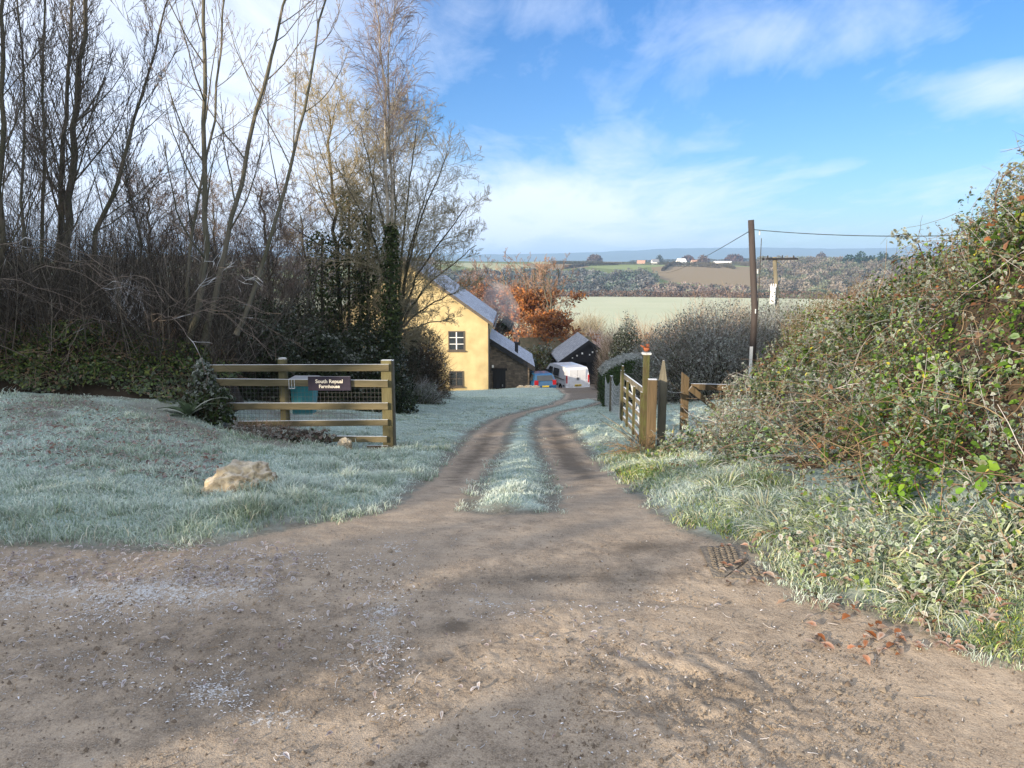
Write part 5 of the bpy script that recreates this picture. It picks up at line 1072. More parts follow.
# ================================================================== YELLOW HOUSE
def house():
    Y0, Y1 = 50.0, 62.0; xr = P(488, 350, Y0)[0]; za = P(405, 264, Y0)[2]; ze = P(488, 323, Y0)[2]; xc = P(405, 264, Y0)[0]; xl = 2*xc-xr
    zb = hz1(xr, Y0)-1.2
    root = empty('yellow_house', (xr, Y0, hz1(xr, Y0)), label='ochre yellow rendered house with frosted slate roof seen gable end on', cat='house'); o = np.array(root.location)
    loc = lambda u, v, w: (u-o[0], w-o[1], v-o[2])
    m = MB(); m.prism([(xl, zb), (xr, zb), (xr, ze), (xc, za), (xl, ze)], Y0, Y1, loc); m.build('wall', M['render_yellow'], root)
    roof = MB(); sl = (za-ze)/(xr-xc)
    for s in (1, -1):
        xe = xr+.35 if s == 1 else xl-.35; zz = ze-.35*sl+.06
        roof.prism([(xe, zz), (xc, za+.06), (xc, za+.26), (xe, zz+.2)], Y0-.22, Y1+.2, loc)
    rf = roof.build('roof', M['slate'], root)
    b = MB()
    for s in (1, -1):
        xe = xr+.36 if s == 1 else xl-.36; zz = ze-.36*sl
        b.prism([(xe, zz+.02), (xc, za), (xc, za+.24), (xe, zz+.24)], Y0-.26, Y0-.2, loc)
    b.build('bargeboard', M['frame'], rf)
    g = MB(); g.tube([(xr+.42-o[0], y-o[1], ze-.32-o[2]) for y in (Y0-.2, Y1)], .07, 8); g.build('gutter', M['frame'], rf)
    d = MB(); d.tube([(xr+.07-o[0], Y0-.07-o[1], z-o[2]) for z in (ze-.4, zb+1.2)], .055, 8); d.build('drainpipe', M['black'], root)
    def win(x0, y0, x1, y1, nx, ny, Yw=Y0):
        a = P(x0, y1, Yw); e = P(x1, y0, Yw); w, h = e[0]-a[0], e[2]-a[2]; X, Z = a[0]-o[0], a[2]-o[2]; y = Yw-o[1]
        f = MB(); t = .07
        for q in ((0, 0, w, t), (0, h-t, w, h), (0, t, t, h-t), (w-t, t, w, h-t)): f.box((X+q[0], y-.06, Z+q[1]), (X+q[2], y+.02, Z+q[3]))
        fr = f.build('window', M['frame'], root)
        k = MB()
        for i in range(1, nx): xx = X+w*i/nx; k.box((xx-.035, y-.05, Z+t), (xx+.035, y-.013, Z+h-t))
        for i in range(1, ny): zz = Z+h*i/ny; k.box((X+t, y-.045, zz-.02), (X+w-t, y-.015, zz+.02))
        k.build('glazing_bar', M['white_paint'] if nx == 2 and ny == 3 else M['frame'], fr)
        k = MB(); k.box((X+t, y-.01, Z+t), (X+w-t, y+.01, Z+h-t)); k.build('pane', M['glass'], fr)
        k = MB(); k.box((X-.08, y-.14, Z-.08), (X+w+.08, y+.01, Z-.005)); k.build('sill', M['frame'], fr)
    win(448.5, 331, 464.5, 350.5, 2, 3); win(449.5, 371, 463.5, 386.5, 2, 2)
    win(404, 331, 420, 350, 2, 3); win(404, 299, 417, 315, 2, 2); win(404, 371, 420, 386, 2, 2)
house()
def leanto():
    Y0, Y1 = 52.5, 60; a = P(490.5, 341, Y0); b = P(532, 367, Y0); zb = hz1(-.5, Y0)-.8
    root = empty('stone_outhouse', (a[0], Y0, hz1(a[0], Y0)), label='stone lean-to with sloping frosted slate roof and flue pipe joined to the yellow house', cat='outbuilding'); o = np.array(root.location)
    loc = lambda u, v, w: (u-o[0], w-o[1], v-o[2]); xr = P(530, 380, Y0)[0]; xl = P(487, 350, Y0)[0]+.02; sl = (b[2]-a[2])/(b[0]-a[0])
    zt = lambda x: a[2]+(x-a[0])*sl
    m = MB(); m.prism([(xl, zb), (xr, zb), (xr, zt(xr)), (xl, zt(xl))], Y0, Y1, loc); m.build('wall', M['rubble'], root)
    r = MB(); xe = xr+.35; r.prism([(xl, zt(xl)+.03), (xe, zt(xe)+.03), (xe, zt(xe)+.19), (xl, zt(xl)+.19)], Y0-.2, Y1+.1, loc); rf = r.build('roof', M['slate'], root)
    k = MB(); k.prism([(xl, zt(xl)-.2), (xe, zt(xe)-.2), (xe, zt(xe)+.17), (xl, zt(xl)+.17)], Y0-.25, Y0-.203, loc); k.build('bargeboard', M['black'], rf)
    d0, d1 = P(493, 388, Y0), P(505.5, 370.5, Y0); k = MB(); k.box((d0[0]-o[0], -.05, hz1(0, Y0)-o[2]-.3), (d1[0]-o[0], .03, d1[2]-o[2])); dr = k.build('door', M['dark_timber'], root)
    k = MB(); k.box((d0[0]-o[0]-.12, -.09, d1[2]-o[2]), (d1[0]-o[0]+.12, .01, d1[2]-o[2]+.16)); k.build('lintel', M['dark_timber'], root)
    k = MB(); k.box((d1[0]-o[0]-.25, -.08, d1[2]-o[2]-1.15), (d1[0]-o[0]-.18, -.05, d1[2]-o[2]-1.0)); k.build('handle', M['rim'], dr)
    fx = P(516.5, 360, Y0+1.6)[0]; z0 = zt(fx); k = MB(); k.tube([(fx-o[0], 1.6, z0-o[2]-.2), (fx-o[0], 1.6, z0-o[2]+.85)], .13, 10); k.tube([(fx-o[0], 1.6, z0-o[2]+.86), (fx-o[0], 1.6, z0-o[2]+.93)], .19, 10); k.build('flue_pipe', M['black'], rf)
    l = MB(); l.box((P(490.5, 366, Y0)[0]-o[0]+.1, -.16, P(490, 366, Y0)[2]-o[2]-.1), (P(490.5, 366, Y0)[0]-o[0]+.24, -.02, P(490, 366, Y0)[2]-o[2]+.08), .02); l.build('wall_lamp', M['white_paint'], root)
    # low rubble edging stones of the lawn in front of it
    return fx, Y0+1.6, z0+.95
FX, FY, FZ = leanto()
def smoke():
    path = [((0, 0, 0), .16), ((-.05, .1, .6), .30), ((-.15, .2, 1.3), .5), ((-.5, .4, 2.0), .8), ((-1.0, .6, 2.7), 1.05), ((-1.5, .9, 3.3), 1.05), ((-1.9, 1.2, 4.0), .7)]
    bm = bmesh.new()
    V, F = [], []
    m = MB(); pts = []; rad = []
    for i in range(30):
        t = i/29*(len(path)-1); k = min(int(t), len(path)-2); w = t-k; pts.append(np.array(path[k][0])*(1-w)+np.array(path[k+1][0])*w); rad.append(path[k][1]*(1-w)+path[k+1][1]*w)
    m.tube(pts, rad, 24); v = np.array([tuple(p) for p in m.v]); c = np.repeat(np.array(pts), 24, 0); d = v-c; v = c+d*(1+.45*fbm(v, 1.3, 3, 6))[:, None]; m.v = [tuple(p) for p in v]
    mt = bpy.data.materials.new('smoke'); mt.use_nodes = True; nt = mt.node_tree; nt.nodes.remove(nt.nodes['Principled BSDF']); vol = nt.nodes.new('ShaderNodeVolumePrincipled'); vol.inputs['Color'].default_value = (.88, .9, .95, 1); vol.inputs['Density'].default_value = .26
    nt.links.new(vol.outputs[0], nt.nodes['Material Output'].inputs['Volume']); mt.cycles.homogeneous_volume = True if hasattr(mt.cycles, 'homogeneous_volume') else None
    m.build('chimney_smoke', mt, None, smooth=True, loc=(FX, FY, FZ), label='pale blue wood smoke drifting up left from the lean-to flue', cat='smoke', kind='stuff')
smoke()

# ================================================================== BLACK SHED and the mossy roofed building
def shed():
    th = R(2); W, L = 4.6, 7.5; base = np.array(gb(588, 64)); root = empty('black_shed', (base[0], base[1], base[2]), th, label='black timber shed with frosted slate roof at the end of the yard', cat='shed')
    H, rise = 2.1, 1.65
    xz = lambda u, v, w: (u, w, v)
    m = MB(); m.prism([(-W/2, -.6), (W/2, -.6), (W/2, H), (0, H+rise), (-W/2, H)], .5, L, xz); m.build('wall', M['dark_timber'], root)
    r = MB(); sl = rise/(W/2)
    for s in (-1, 1): xe = s*(W/2+.35); ze = H-.35*sl; r.prism([(xe, ze+.03), (0, H+rise+.03), (0, H+rise+.17), (xe, ze+.17)], -.15, L+.2, xz)
    rf = r.build('roof', M['slate_dark'], root)
    k = MB()
    for s in (-1, 1): xe = s*(W/2+.36); ze = H-.36*sl; k.prism([(xe, ze-.17), (0, H+rise-.17), (0, H+rise+.15), (xe, ze+.15)], -.2, -.155, xz)
    k.build('bargeboard', M['black'], rf)
    k = MB(); k.prism([(-W/2, H-.15), (W/2, H-.15), (W/2-.1, H), (0, H+rise-.15), (-W/2+.1, H)], .0, .08, xz); k.build('gable_boarding', M['dark_timber'], root)
    for x in (-W/2+.1, 0, W/2-.1): k = MB(); k.box((x-.09, .1, -.6), (x+.09, .28, H-.15)); k.build('post', M['dark_timber'], root)
    for x0, x1 in ((-W/2+.22, -.12), (.12, W/2-.22)):
        k = MB(); n = 12; w = (x1-x0)/n
        for i in range(n): k.box((x0+i*w+.01, .34+.012*(i % 2), -.5), (x0+(i+1)*w-.01, .40+.012*(i % 2), H-.2))
        k.build('door', M['dark_timber'], root)
    for x, z, s in ((-1.0, 2.55, .12), (-.55, 2.75, .14), (.35, 2.85, .12), (.1, 2.62, .10), (.75, 2.95, .1), (-1.4, 2.35, .1)):
        k = MB(); k.box((x-s/2, -.045, z-s*.6), (x+s/2, -.005, z+s*.5), .015); k.build('wall_ornament', M['white_paint'], root)
shed()
def mossy():
    base = np.array(gb(555, 74)); root = empty('stone_barn', tuple(base), R(12), label='old barn with brown mossy roof and sunlit cream end behind the white van', cat='barn'); W, L, H, rise = 5.5, 7, 2.0, 2.5
    m = MB(); m.prism([(-W/2, -.6), (W/2, -.6), (W/2, H), (0, H+rise), (-W/2, H)], -L/2, L/2, lambda u, v, w: (w, u, v)); m.build('wall', M['render_yellow'], root)
    r = MB()
    for s in (-1, 1):
        xe = s*(W/2+.35); ze = H-.35*rise/(W/2); r.prism([(xe, ze+.03), (0, H+rise+.03), (0, H+rise+.2), (xe, ze+.2)], -L/2-.2, L/2+.2, lambda u, v, w: (w, u, v))
    r.build('roof', M['moss_roof'], root); k = MB(); k.box((-1, -W/2-.05, -.4), (.1, -W/2+.02, 1.7)); k.build('door', M['dark_timber'], root)
    k = MB(); k.box((1.6, -W/2-.05, .5), (2.6, -W/2+.02, 1.5)); k.build('window', M['glass'], root)
mossy()

# ================================================================== VEHICLES (x = width, +y = forward, origin on the ground)
def wheel(root, x, y, r, w):
    s = 1 if x > 0 else -1
    k = MB(); n = 20; prof = [(r*.62, -w/2), (r*.93, -w/2), (r, -w*.3), (r, w*.3), (r*.93, w/2), (r*.62, w/2)]
    V = [(x+b, y+a*math.cos(2*math.pi*i/n), r+a*math.sin(2*math.pi*i/n)) for i in range(n) for a, b in prof]; m = len(prof)
    k.add(V, [(i*m+j, i*m+(j+1) % m, ((i+1) % n)*m+(j+1) % m, ((i+1) % n)*m+j) for i in range(n) for j in range(m)]); wh = k.build('wheel', M['rubber'], root, smooth=True)
    k = MB(); k.tube([(x+s*w*.28, y, r), (x+s*w*.42, y, r)], [r*.63, r*.55], 16)
    for i in range(5): a = 2*math.pi*i/5; k.bar((x+s*w*.43, y, r), (x+s*w*.43, y+math.cos(a)*r*.55, r+math.sin(a)*r*.55), .07, .03, up=(1, 0, 0))
    k.build('rim', M['rim'], wh)
def shell(prof, halfw, name, mat, root, bev=.05, arches=()):
    """prof: closed side outline (y,z); halfw(z): half width; body built as a bevelled solid following the outline"""
    n = len(prof); bm = bmesh.new(); rows = []
    ks = (-1, -.93, -.6, 0, .6, .93, 1)
    for s in ks: rows.append([bm.verts.new((halfw(z, y)*s, y+(0 if abs(s) < .95 else 0), z)) for y, z in prof])
    for a, b in zip(rows[:-1], rows[1:]):
        for i in range(n): bm.faces.new((a[i], a[(i+1) % n], b[(i+1) % n], b[i]))
    bm.faces.new(rows[0][::-1]); bm.faces.new(rows[-1])
    bmesh.ops.triangulate(bm, faces=[f for f in bm.faces if len(f.verts) > 4])
    bmesh.ops.recalc_face_normals(bm, faces=bm.faces[:])
    ed = [e for e in bm.edges if len(e.link_faces) == 2 and e.calc_face_angle(0) > R(35)]
    bmesh.ops.bevel(bm, geom=ed, offset=bev, segments=2, affect='EDGES', clamp_overlap=True)
    k = MB(); k.bm(bm); return k.build(name, mat, root)
def van():
    c = gb(564.5, 56.5); root = empty('white_van', c, R(19), label='white panel van parked with its rear doors towards the camera', cat='van')
    L, hw = 4.97, .98
    pr = [(-2.48, .35), (-2.50, .75), (-2.44, 1.3), (-2.36, 1.85), (-2.22, 1.97), (-1, 2.0), (.55, 2.0), (.95, 1.93), (1.70, 1.30), (2.35, 1.08), (2.46, .85), (2.48, .35)]
    arch = lambda y0, r=.40: [(y0+r*math.cos(a), .35+r*math.sin(a)) for a in np.linspace(0, math.pi, 9)]
    bottom = [(2.0, .3)]+[(1.5+.4*math.cos(a), .33+.4*math.sin(a)) for a in np.linspace(0, math.pi, 9)]+[(1.0, .28), (-1.0, .28)]+[(-1.5+.4*math.cos(a), .33+.4*math.sin(a)) for a in np.linspace(0, math.pi, 9)]+[(-2.0, .3)]
    f = lambda z, y: hw*(1 if z < 1.0 else 1-.16*((z-1.0)/1.0)**1.5)*(1-.10*max(0, (y-1.6)/.9)**2)
    body = shell(pr+bottom, f, 'body', M['van_white'], root, .06)
    def sidepanel(nm, pts, mat, s, parent=root, off=.012):
        k = MB(); n = len(pts); V = [(s*(f(z, y)+off), y, z) for y, z in pts]+[(s*(f(z, y)-.02), y, z) for y, z in pts]
        k.add(V, [tuple(range(n)), tuple(range(n, 2*n))[::-1]]+[(i, (i+1) % n, n+(i+1) % n, n+i) for i in range(n)]); return k.build(nm, mat, parent)
    for s in (-1, 1):
        dr = sidepanel('cab_door', [(.15, .42), (1.08, .42), (1.18, .8), (1.35, 1.25), (.85, 1.85), (.15, 1.85)], M['van_white'], s, off=.008)
        sidepanel('window', [(.22, 1.18), (1.28, 1.18), (1.15, 1.36), (.82, 1.74), (.22, 1.74)], M['glass'], s, dr, .016)
        k = MB(); k.box((s*(hw+.0), .2, 1.02), (s*(hw+.03), .38, 1.06)); k.build('handle', M['trim'], dr)
        sd = sidepanel('side_window', [(-1.02, 1.2), (.0, 1.2), (.0, 1.74), (-1.02, 1.74)], M['glass'], s)
        sidepanel('side_moulding', [(-2.3, .58), (-1.98, .58), (-1.98, .68), (-2.3, .68)], M['trim'], s)
        sidepanel('side_moulding', [(-1.0, .5), (.98, .5), (.98, .62), (-1.0, .62)], M['trim'], s)
        sidepanel('door_rail', [(-2.25, 1.05), (-.2, 1.05), (-.2, 1.09), (-2.25, 1.09)], M['trim'], s)
        for yy in (-1.5, 1.5): wheel(root, s*(hw-.11), yy, .335, .22)
        k = MB(); k.box((s*(hw-.02)-.0, 1.12, 1.12), (s*(hw+.2), 1.22, 1.42), .03); k.build('wing_mirror', M['trim'], root)
        k = MB(); k.box((s*.88-.045, -2.53, .85), (s*.88+.045, -2.40, 1.42), .03); k.build('tail_light', M['red_lens'], root)
        k = MB(); k.box((s*.72-.16, 2.30, .80), (s*.72+.16, 2.47, 1.0), .04); k.build('headlight', M['rim'], root)
        k = MB(); k.box((min(s*.01, s*.68), -2.535, .58), (max(s*.01, s*.68), -2.40, 1.0)); k.box((min(s*.012, s*.66), -2.49, 1.0), (max(s*.012, s*.66), -2.36, 1.84), .02); d = k.build('rear_door', M['van_white'], root)
        k = MB(); k.box((s*.06-.02, -2.55, 1.05) if s > 0 else (-.08, -2.55, 1.05), (s*.06+.02, -2.49, 1.25) if s > 0 else (-.04, -2.49, 1.25)); k.build('handle', M['trim'], d)
    k = MB(); k.box((-.97, -2.60, .30), (.97, -2.40, .56), .05); k.build('bumper', M['van_white'], root)
    k = MB(); k.box((-.95, -2.5, .2), (.95, -2.2, .31)); k.build('sill', M['trim'], root)
    k = MB(); k.box((-.26, -2.60, .62), (.26, -2.54, .74)); pl = k.build('number_plate', M['plate_yellow'], root)
    k = MB()
    for i in range(7): x = -.2+i*.06+(.03 if i > 3 else 0); k.box((x-.018, -2.606, .645), (x+.018, -2.600, .715))
    k.build('plate_characters', M['black'], pl)
    k = MB(); k.add([(-.74, 1.68, 1.38), (.74, 1.68, 1.38), (.66, 1.05, 1.90), (-.66, 1.05, 1.90)], [(0, 1, 2, 3)])
    k.v = [(x, y+.02, z+.015) for x, y, z in k.v]; k.build('windscreen', M['glass'], root)
van()
def car():
    c = gb(538, 53.4); root = empty('blue_car', c, R(14), label='dark blue hatchback parked between the lean-to and the white van', cat='car'); hw = .84
    pr = [(-1.92, .35), (-1.97, .7), (-1.88, .98), (-1.55, 1.42), (-1.2, 1.47), (.1, 1.47), (.45, 1.40), (1.0, .98), (1.75, .84), (1.93, .62), (1.93, .33)]
    bottom = [(1.65, .28)]+[(1.2+.36*math.cos(a), .3+.36*math.sin(a)) for a in np.linspace(0, math.pi, 9)]+[(.8, .26), (-.8, .26)]+[(-1.22+.36*math.cos(a), .3+.36*math.sin(a)) for a in np.linspace(0, math.pi, 9)]+[(-1.6, .28)]
    f = lambda z, y: hw*(1 if z < .9 else 1-.26*((z-.9)/.57)**1.2)*(1-.10*max(0, (abs(y)-1.4)/.6)**2)
    shell(pr+bottom, f, 'body', M['car_blue'], root, .05)
    for s in (-1, 1):
        for nm, pts in (('side_window', [(-1.25, .95), (-.38, .95), (-.38, 1.38), (-1.15, 1.38)]), ('side_window', [(-.30, .95), (.78, .95), (.38, 1.36), (-.30, 1.38)])):
            k = MB(); n = len(pts); V = [(s*(f(z, y)+.012), y, z) for y, z in pts]+[(s*(f(z, y)-.02), y, z) for y, z in pts]; k.add(V, [tuple(range(n)), tuple(range(n, 2*n))[::-1]]+[(i, (i+1) % n, n+(i+1) % n, n+i) for i in range(n)]); k.build(nm, M['glass'], root)
        for yy in (-1.22, 1.2): wheel(root, s*(hw-.1), yy, .30, .19)
        k = MB(); k.box((s*.66-.13, -1.97, .74), (s*.66+.13, -1.80, 1.08), .03); k.build('tail_light', M['red_lens'], root)
        k = MB(); k.box((s*.6-.17, 1.76, .62), (s*.6+.17, 1.92, .78), .04); k.build('headlight', M['rim'], root)
        k = MB(); k.box((min(s*(hw-.06), s*(hw+.16)), .62, .92), (max(s*(hw-.06), s*(hw+.16)), .74, 1.06), .02); k.build('wing_mirror', M['car_blue'], root)
    k = MB(); k.add([(-.60, -1.86, 1.02), (.60, -1.86, 1.02), (.54, -1.60, 1.37), (-.54, -1.60, 1.37)], [(0, 1, 2, 3)]); k.v = [(x, y-.022, z+.015) for x, y, z in k.v]; k.build('rear_window', M['glass'], root)
    k = MB(); k.add([(-.62, .93, 1.03), (.62, .93, 1.03), (.54, .50, 1.37), (-.54, .50, 1.37)], [(0, 1, 2, 3)]); k.v = [(x, y+.03, z+.02) for x, y, z in k.v]; k.build('windscreen', M['glass'], root)
    k = MB(); k.box((-.82, -2.02, .30), (.82, -1.9, .52), .05); k.build('bumper', M['car_blue'], root)
    k = MB(); k.box((-.25, -2.0, .60), (.25, -1.955, .71)); k.build('number_plate', M['plate_yellow'], root)
car()

# ================================================================== LEFT TIMBER FENCE
def fence():
    Y = 9.5; xr = P(388, 400, Y)[0]; zr = hz1(xr, Y); root = empty('rail_fence', (xr, Y, zr), label='five rail timber fence with wire mesh across the left verge', cat='fence'); o = np.array(root.location)
    def L(px, py, dy=0): p = P(px, py, Y)-o; return (p[0], p[1]+dy, p[2])
    for (x0, x1, yc, h) in ((197, 390, 367.2, 7), (211, 389, 382, 7.2), (205, 389, 405.2, 7), (240, 389, 422.2, 6.2), (246, 388, 437.5, 6.2)):
        a = L(x0, yc); b = L(x1, yc-.2); k = MB(); hh = h/FPX*Y*.98; k.box((a[0], -.09, (a[2]+b[2])/2-hh/2), (b[0], -.052, (a[2]+b[2])/2+hh/2), .006)
        v = []
        for p in k.v: v.append((p[0], p[1]+.006*math.sin(p[0]*3), p[2]+.012*math.sin(p[0]*1.3+yc)))
        k.v = v; k.build('rail', M['timber'], root)
    k = MB(); a = L(368, 447); b = L(389, 447); k.box((a[0], -.07, a[2]-.035), (b[0], -.035, a[2]+.035), .005); k.build('kick_board', M['post_wood'], root)
    def post(px, py0, w, round_=False, mat='timber', dy=0):
        p = L(px, py0); zb = hz1(p[0]+o[0], Y)-o[2]-.4; k = MB()
        if round_: k.tube([(p[0], .015, zb), (p[0], .015, p[2]*.5), (p[0], .015, p[2]-.015), (p[0], .015, p[2])], [w/2, w/2, w/2, w/2-.012], 14)
        else: k.box((p[0]-w/2, -.05+dy, zb), (p[0]+w/2, .06+dy, p[2]), .008)
        return k.build('post', M[mat], root)
    post(282, 358, .12, True, 'post_l'); pr = post(386.5, 360, .135, False, 'post_l'); pe = post(391.5, 360.5, .045, False, 'grey_wood', .03)
    # wire netting between second and fourth rails
    k = MB(); x0, x1 = L(209, 390)[0], L(383, 390)[0]; z0, z1 = L(250, 425)[2], L(250, 384)[2]
    n = int((x1-x0)/.05); 
    for i in range(n+1): x = x0+(x1-x0)*i/n; k.box((x-.0012, -.045, z0), (x+.0012, -.0425, z1))
    n = int((z1-z0)/.05)
    for i in range(n+1): z = z0+(z1-z0)*i/n; k.box((x0, -.042, z-.0012), (x1, -.0395, z+.0012))
    k.build('wire_mesh', M['wire'], root)
    # dark name board
    a, b = P(311, 389, Y), P(352.5, 375, Y); s = empty('house_sign', ((a[0]+b[0])/2, Y-.1, (a[2]+b[2])/2), label='dark nameplate with two lines of pale lettering fixed to the fence', cat='sign'); w, h = b[0]-a[0], b[2]-a[2]
    k = MB(); k.box((-w/2, -.03, -h/2), (w/2, -.002, h/2), .005); k.build('board', M['sign_black'], s)
    for txt, z, sz in (('South Repual', .008, .066), ('Farmhouse', -.056, .060)):
        cu = bpy.data.curves.new('letters', 'FONT'); cu.body = txt; cu.size = sz; cu.align_x = 'CENTER'; cu.extrude = .0015; cu.offset = .0012
        ob = bpy.data.objects.new('tmp', cu); col.objects.link(ob); dg = bpy.context.evaluated_depsgraph_get(); me = bpy.data.meshes.new_from_object(ob.evaluated_get(dg)); bpy.data.objects.remove(ob)
        me.materials.clear(); t = link_mesh('lettering', me, M['sign_letter'], s, loc=(0, -.0335, z)); t.rotation_euler = (R(90), 0, 0); t['label'] = 'pale lettering reading '+txt
    # turquoise bin behind the fence with dark lid; three pale straps over the rail
    a, b = P(295, 413, 9.85), P(315, 381, 9.85); w = b[0]-a[0]; h = b[2]-a[2]; s = empty('grit_bin', ((a[0]+b[0])/2, 9.85, a[2]), label='turquoise plastic box with a dark lid hanging behind the fence rails', cat='bin')
    k = MB(); k.add([(-w/2, -.10, 0), (w/2-.03, -.10, 0), (w/2-.03, .12, 0), (-w/2, .12, 0), (-w/2-.01, -.13, h), (w/2+.01, -.13, h), (w/2+.01, .15, h), (-w/2-.01, .15, h)], [(0, 3, 2, 1), (4, 5, 6, 7), (0, 1, 5, 4), (1, 2, 6, 5), (2, 3, 7, 6), (3, 0, 4, 7)]); k.build('bin_body', M['teal'], s)
    k = MB(); k.box((-w/2-.03, -.16, h+.003), (w/2+.03, .18, h+.05), .012); k.build('lid', M['sign_black'], s)
    k = MB(); zt = a[2]
    for dx in (-.035, .0, .035): k.box((dx-.003, -.455, P(300, 387, Y)[2]-zt), (dx+.003, -.449, P(300, 378.5, Y)[2]-zt))
    k.box((-.04, -.455, P(300, 387.5, Y)[2]-zt), (.04, -.449, P(300, 386.8, Y)[2]-zt)); k.v = [(x-.035, y, z) for x, y, z in k.v]; k.build('strap', M['frost_wire'], s)
M['post_l'] = pmat('post_l', (.115, .105, .05), rough=.85, nscale=6, c2=(.07, .06, .035), bump=.5, bscale=30, stretch=(1, 1, .2), frost=.7)
fence()

# ================================================================== STONES
def stone(name, px, py, w, d, h, seed, label, mat='stone_ochre', Y=None, rz=0, squash=.0):
    c = hit(px, py) if Y is None else np.array([at(px, Y), Y, hz1(at(px, Y), Y)]); bm = bmesh.new(); bmesh.ops.create_icosphere(bm, subdivisions=5, radius=1); v = np.array([q.co[:] for q in bm.verts]); f = np.array([[q.index for q in t.verts] for t in bm.faces]); bm.free()
    n = 1.12+.40*fbm(v, .9, 3, seed)-.30*np.abs(vnoise(v+.2*fbm(v, 3, 2, 8)[:, None], 2.1, seed+1))-.20*np.abs(vnoise(v, 4.8, seed+4))+.06*fbm(v, 9, 2, seed+2); v = np.sign(v)*np.abs(v)**.85*n[:, None]; v = v*np.array([w/2, d/2, h]); v[:, 0] += squash*v[:, 2]; v[:, 2] = np.maximum(v[:, 2], -.06)
    z = gz(c[0], c[1])[0]
    link_mesh(name, npmesh(name, v, f, None, True), M[mat], loc=(c[0], c[1], z), rz=rz, label=label, cat='stone')
stone('boulder', 238, 496, .50, .36, .20, 3, 'large ochre boulder sitting in the frosted grass of the left verge', squash=.35)
stone('boulder', 345, 452, .2, .16, .12, 9, 'small pale stone at the foot of the fence near its right end')
stone('stone', 206, 497, .10, .08, .035, 12, 'small flat stone in the grass just left of the large boulder')
# edging rocks along the lawn by the lean-to
for i, (px, lab) in enumerate(((521, 'left'), (528, 'middle'), (536, 'right'))): stone('stone', px, 388, .7, .4, .28, 20+i, lab+' of the three rough stones edging the lawn before the lean-to', Y=49, mat='stone_ochre')

# ================================================================== RIGHT GATE, POSTS
def posts():
    def bx(name, px0, px1, pyt, pyb, Y, d, mat, label, point=None, rz=0):
        a, b = P(px0, pyb, Y), P(px1, pyt, Y); w, h = b[0]-a[0], b[2]-a[2]; x = (a[0]+b[0])/2; z = a[2]-.45
        root = empty(name, (x, Y, a[2]), rz, label=label, cat='post'); k = MB(); H = h
        if point:
            k.box((-w/2, 0, -.45), (w/2, d, H-point)); n = len(k.v)
            k2 = MB(); k2.add([(-w/2, 0, H-point+.001), (w/2, 0, H-point+.001), (w/2, d, H-point+.001), (-w/2, d, H-point+.001), (-w*.12, d*.4, H), (w*.12, d*.4, H), (w*.12, d*.6, H), (-w*.12, d*.6, H)], [(0, 3, 2, 1), (4, 5, 6, 7), (0, 1, 5, 4), (1, 2, 6, 5), (2, 3, 7, 6), (3, 0, 4, 7)])
            k.build('post_shaft', mat, root); k2.build('post_point', mat, root)
        else: k.box((-w/2, 0, -.45), (w/2, d, H), .008); k.build('post_shaft', mat, root)
        return root
    bx('gate_post', 646.5, 657.5, 380, 449, 9.95, .14, M['post_wood'], 'square brown gate post with flat top in front of the open field gate', rz=R(-6))
    bx('gate_post', 658.5, 668, 361, 447, 10.1, .15, M['grey_wood'], 'taller weathered post with a pointed top beside the brown gate post', point=.30)
    c = bx('mossy_post', 642, 650, 355, 440, 10.45, .11, M['moss_wood'], 'green mossy post with a frosted cap behind the brown gate post')
    H = P(645, 355, 10.45)[2]-P(645, 440, 10.45)[2]
    k = MB(); k.box((-.062, -.005, H), (.062, .115, H+.03), .01); k.build('frosted_cap', M['frost_wire'], c)
    k = MB(); k.tube([(0, .06, H+.045), (0, .06, H+.09), (.01, .06, H+.13), (.03, .055, H+.15)], [.035, .05, .038, .012], 10); k.tube([(-.02, .06, H+.10), (-.09, .07, H+.13)], [.02, .006], 6); k.build('finial', M['terracotta'], c, smooth=True)
    # post with brace and rail
    Y = 11.6; a = P(681, 432, Y); b = P(689.5, 376, Y); root = empty('brace_post', ((a[0]+b[0])/2, Y, a[2]), label='brown fence post with slanted top, diagonal brace and rail running into the brambles', cat='fence'); w = b[0]-a[0]; H = b[2]-a[2]
    k = MB(); k.add([(-w/2, 0, -.5), (w/2, 0, -.5), (w/2, .12, -.5), (-w/2, .12, -.5), (-w/2, 0, H+.05), (w/2, 0, H-.03), (w/2, .12, H-.03), (-w/2, .12, H+.05)], [(0, 3, 2, 1), (4, 5, 6, 7), (0, 1, 5, 4), (1, 2, 6, 5), (2, 3, 7, 6), (3, 0, 4, 7)]); k.build('post', M['post_wood'], root)
    o = np.array(root.location); q = lambda px, py, dy=0: tuple(P(px, py, Y+dy)-o)
    k = MB(); k.bar(q(690, 388, -.01), q(722, 414, -.02), .06, .09); k.build('brace', M['post_wood'], root)
    k = MB(); k.bar(q(690.5, 386.5, .06), q(735, 387.5, .06), .05, .095); k.build('rail', M['post_wood'], root)
    k = MB()
    for py in (392, 404, 416): k.tube([q(668, py-1, -.35), q(676, py+1, -.2), q(683, py, -.02)], .004, 5)
    k.build('wire', M['frost_wire'], root)
posts()
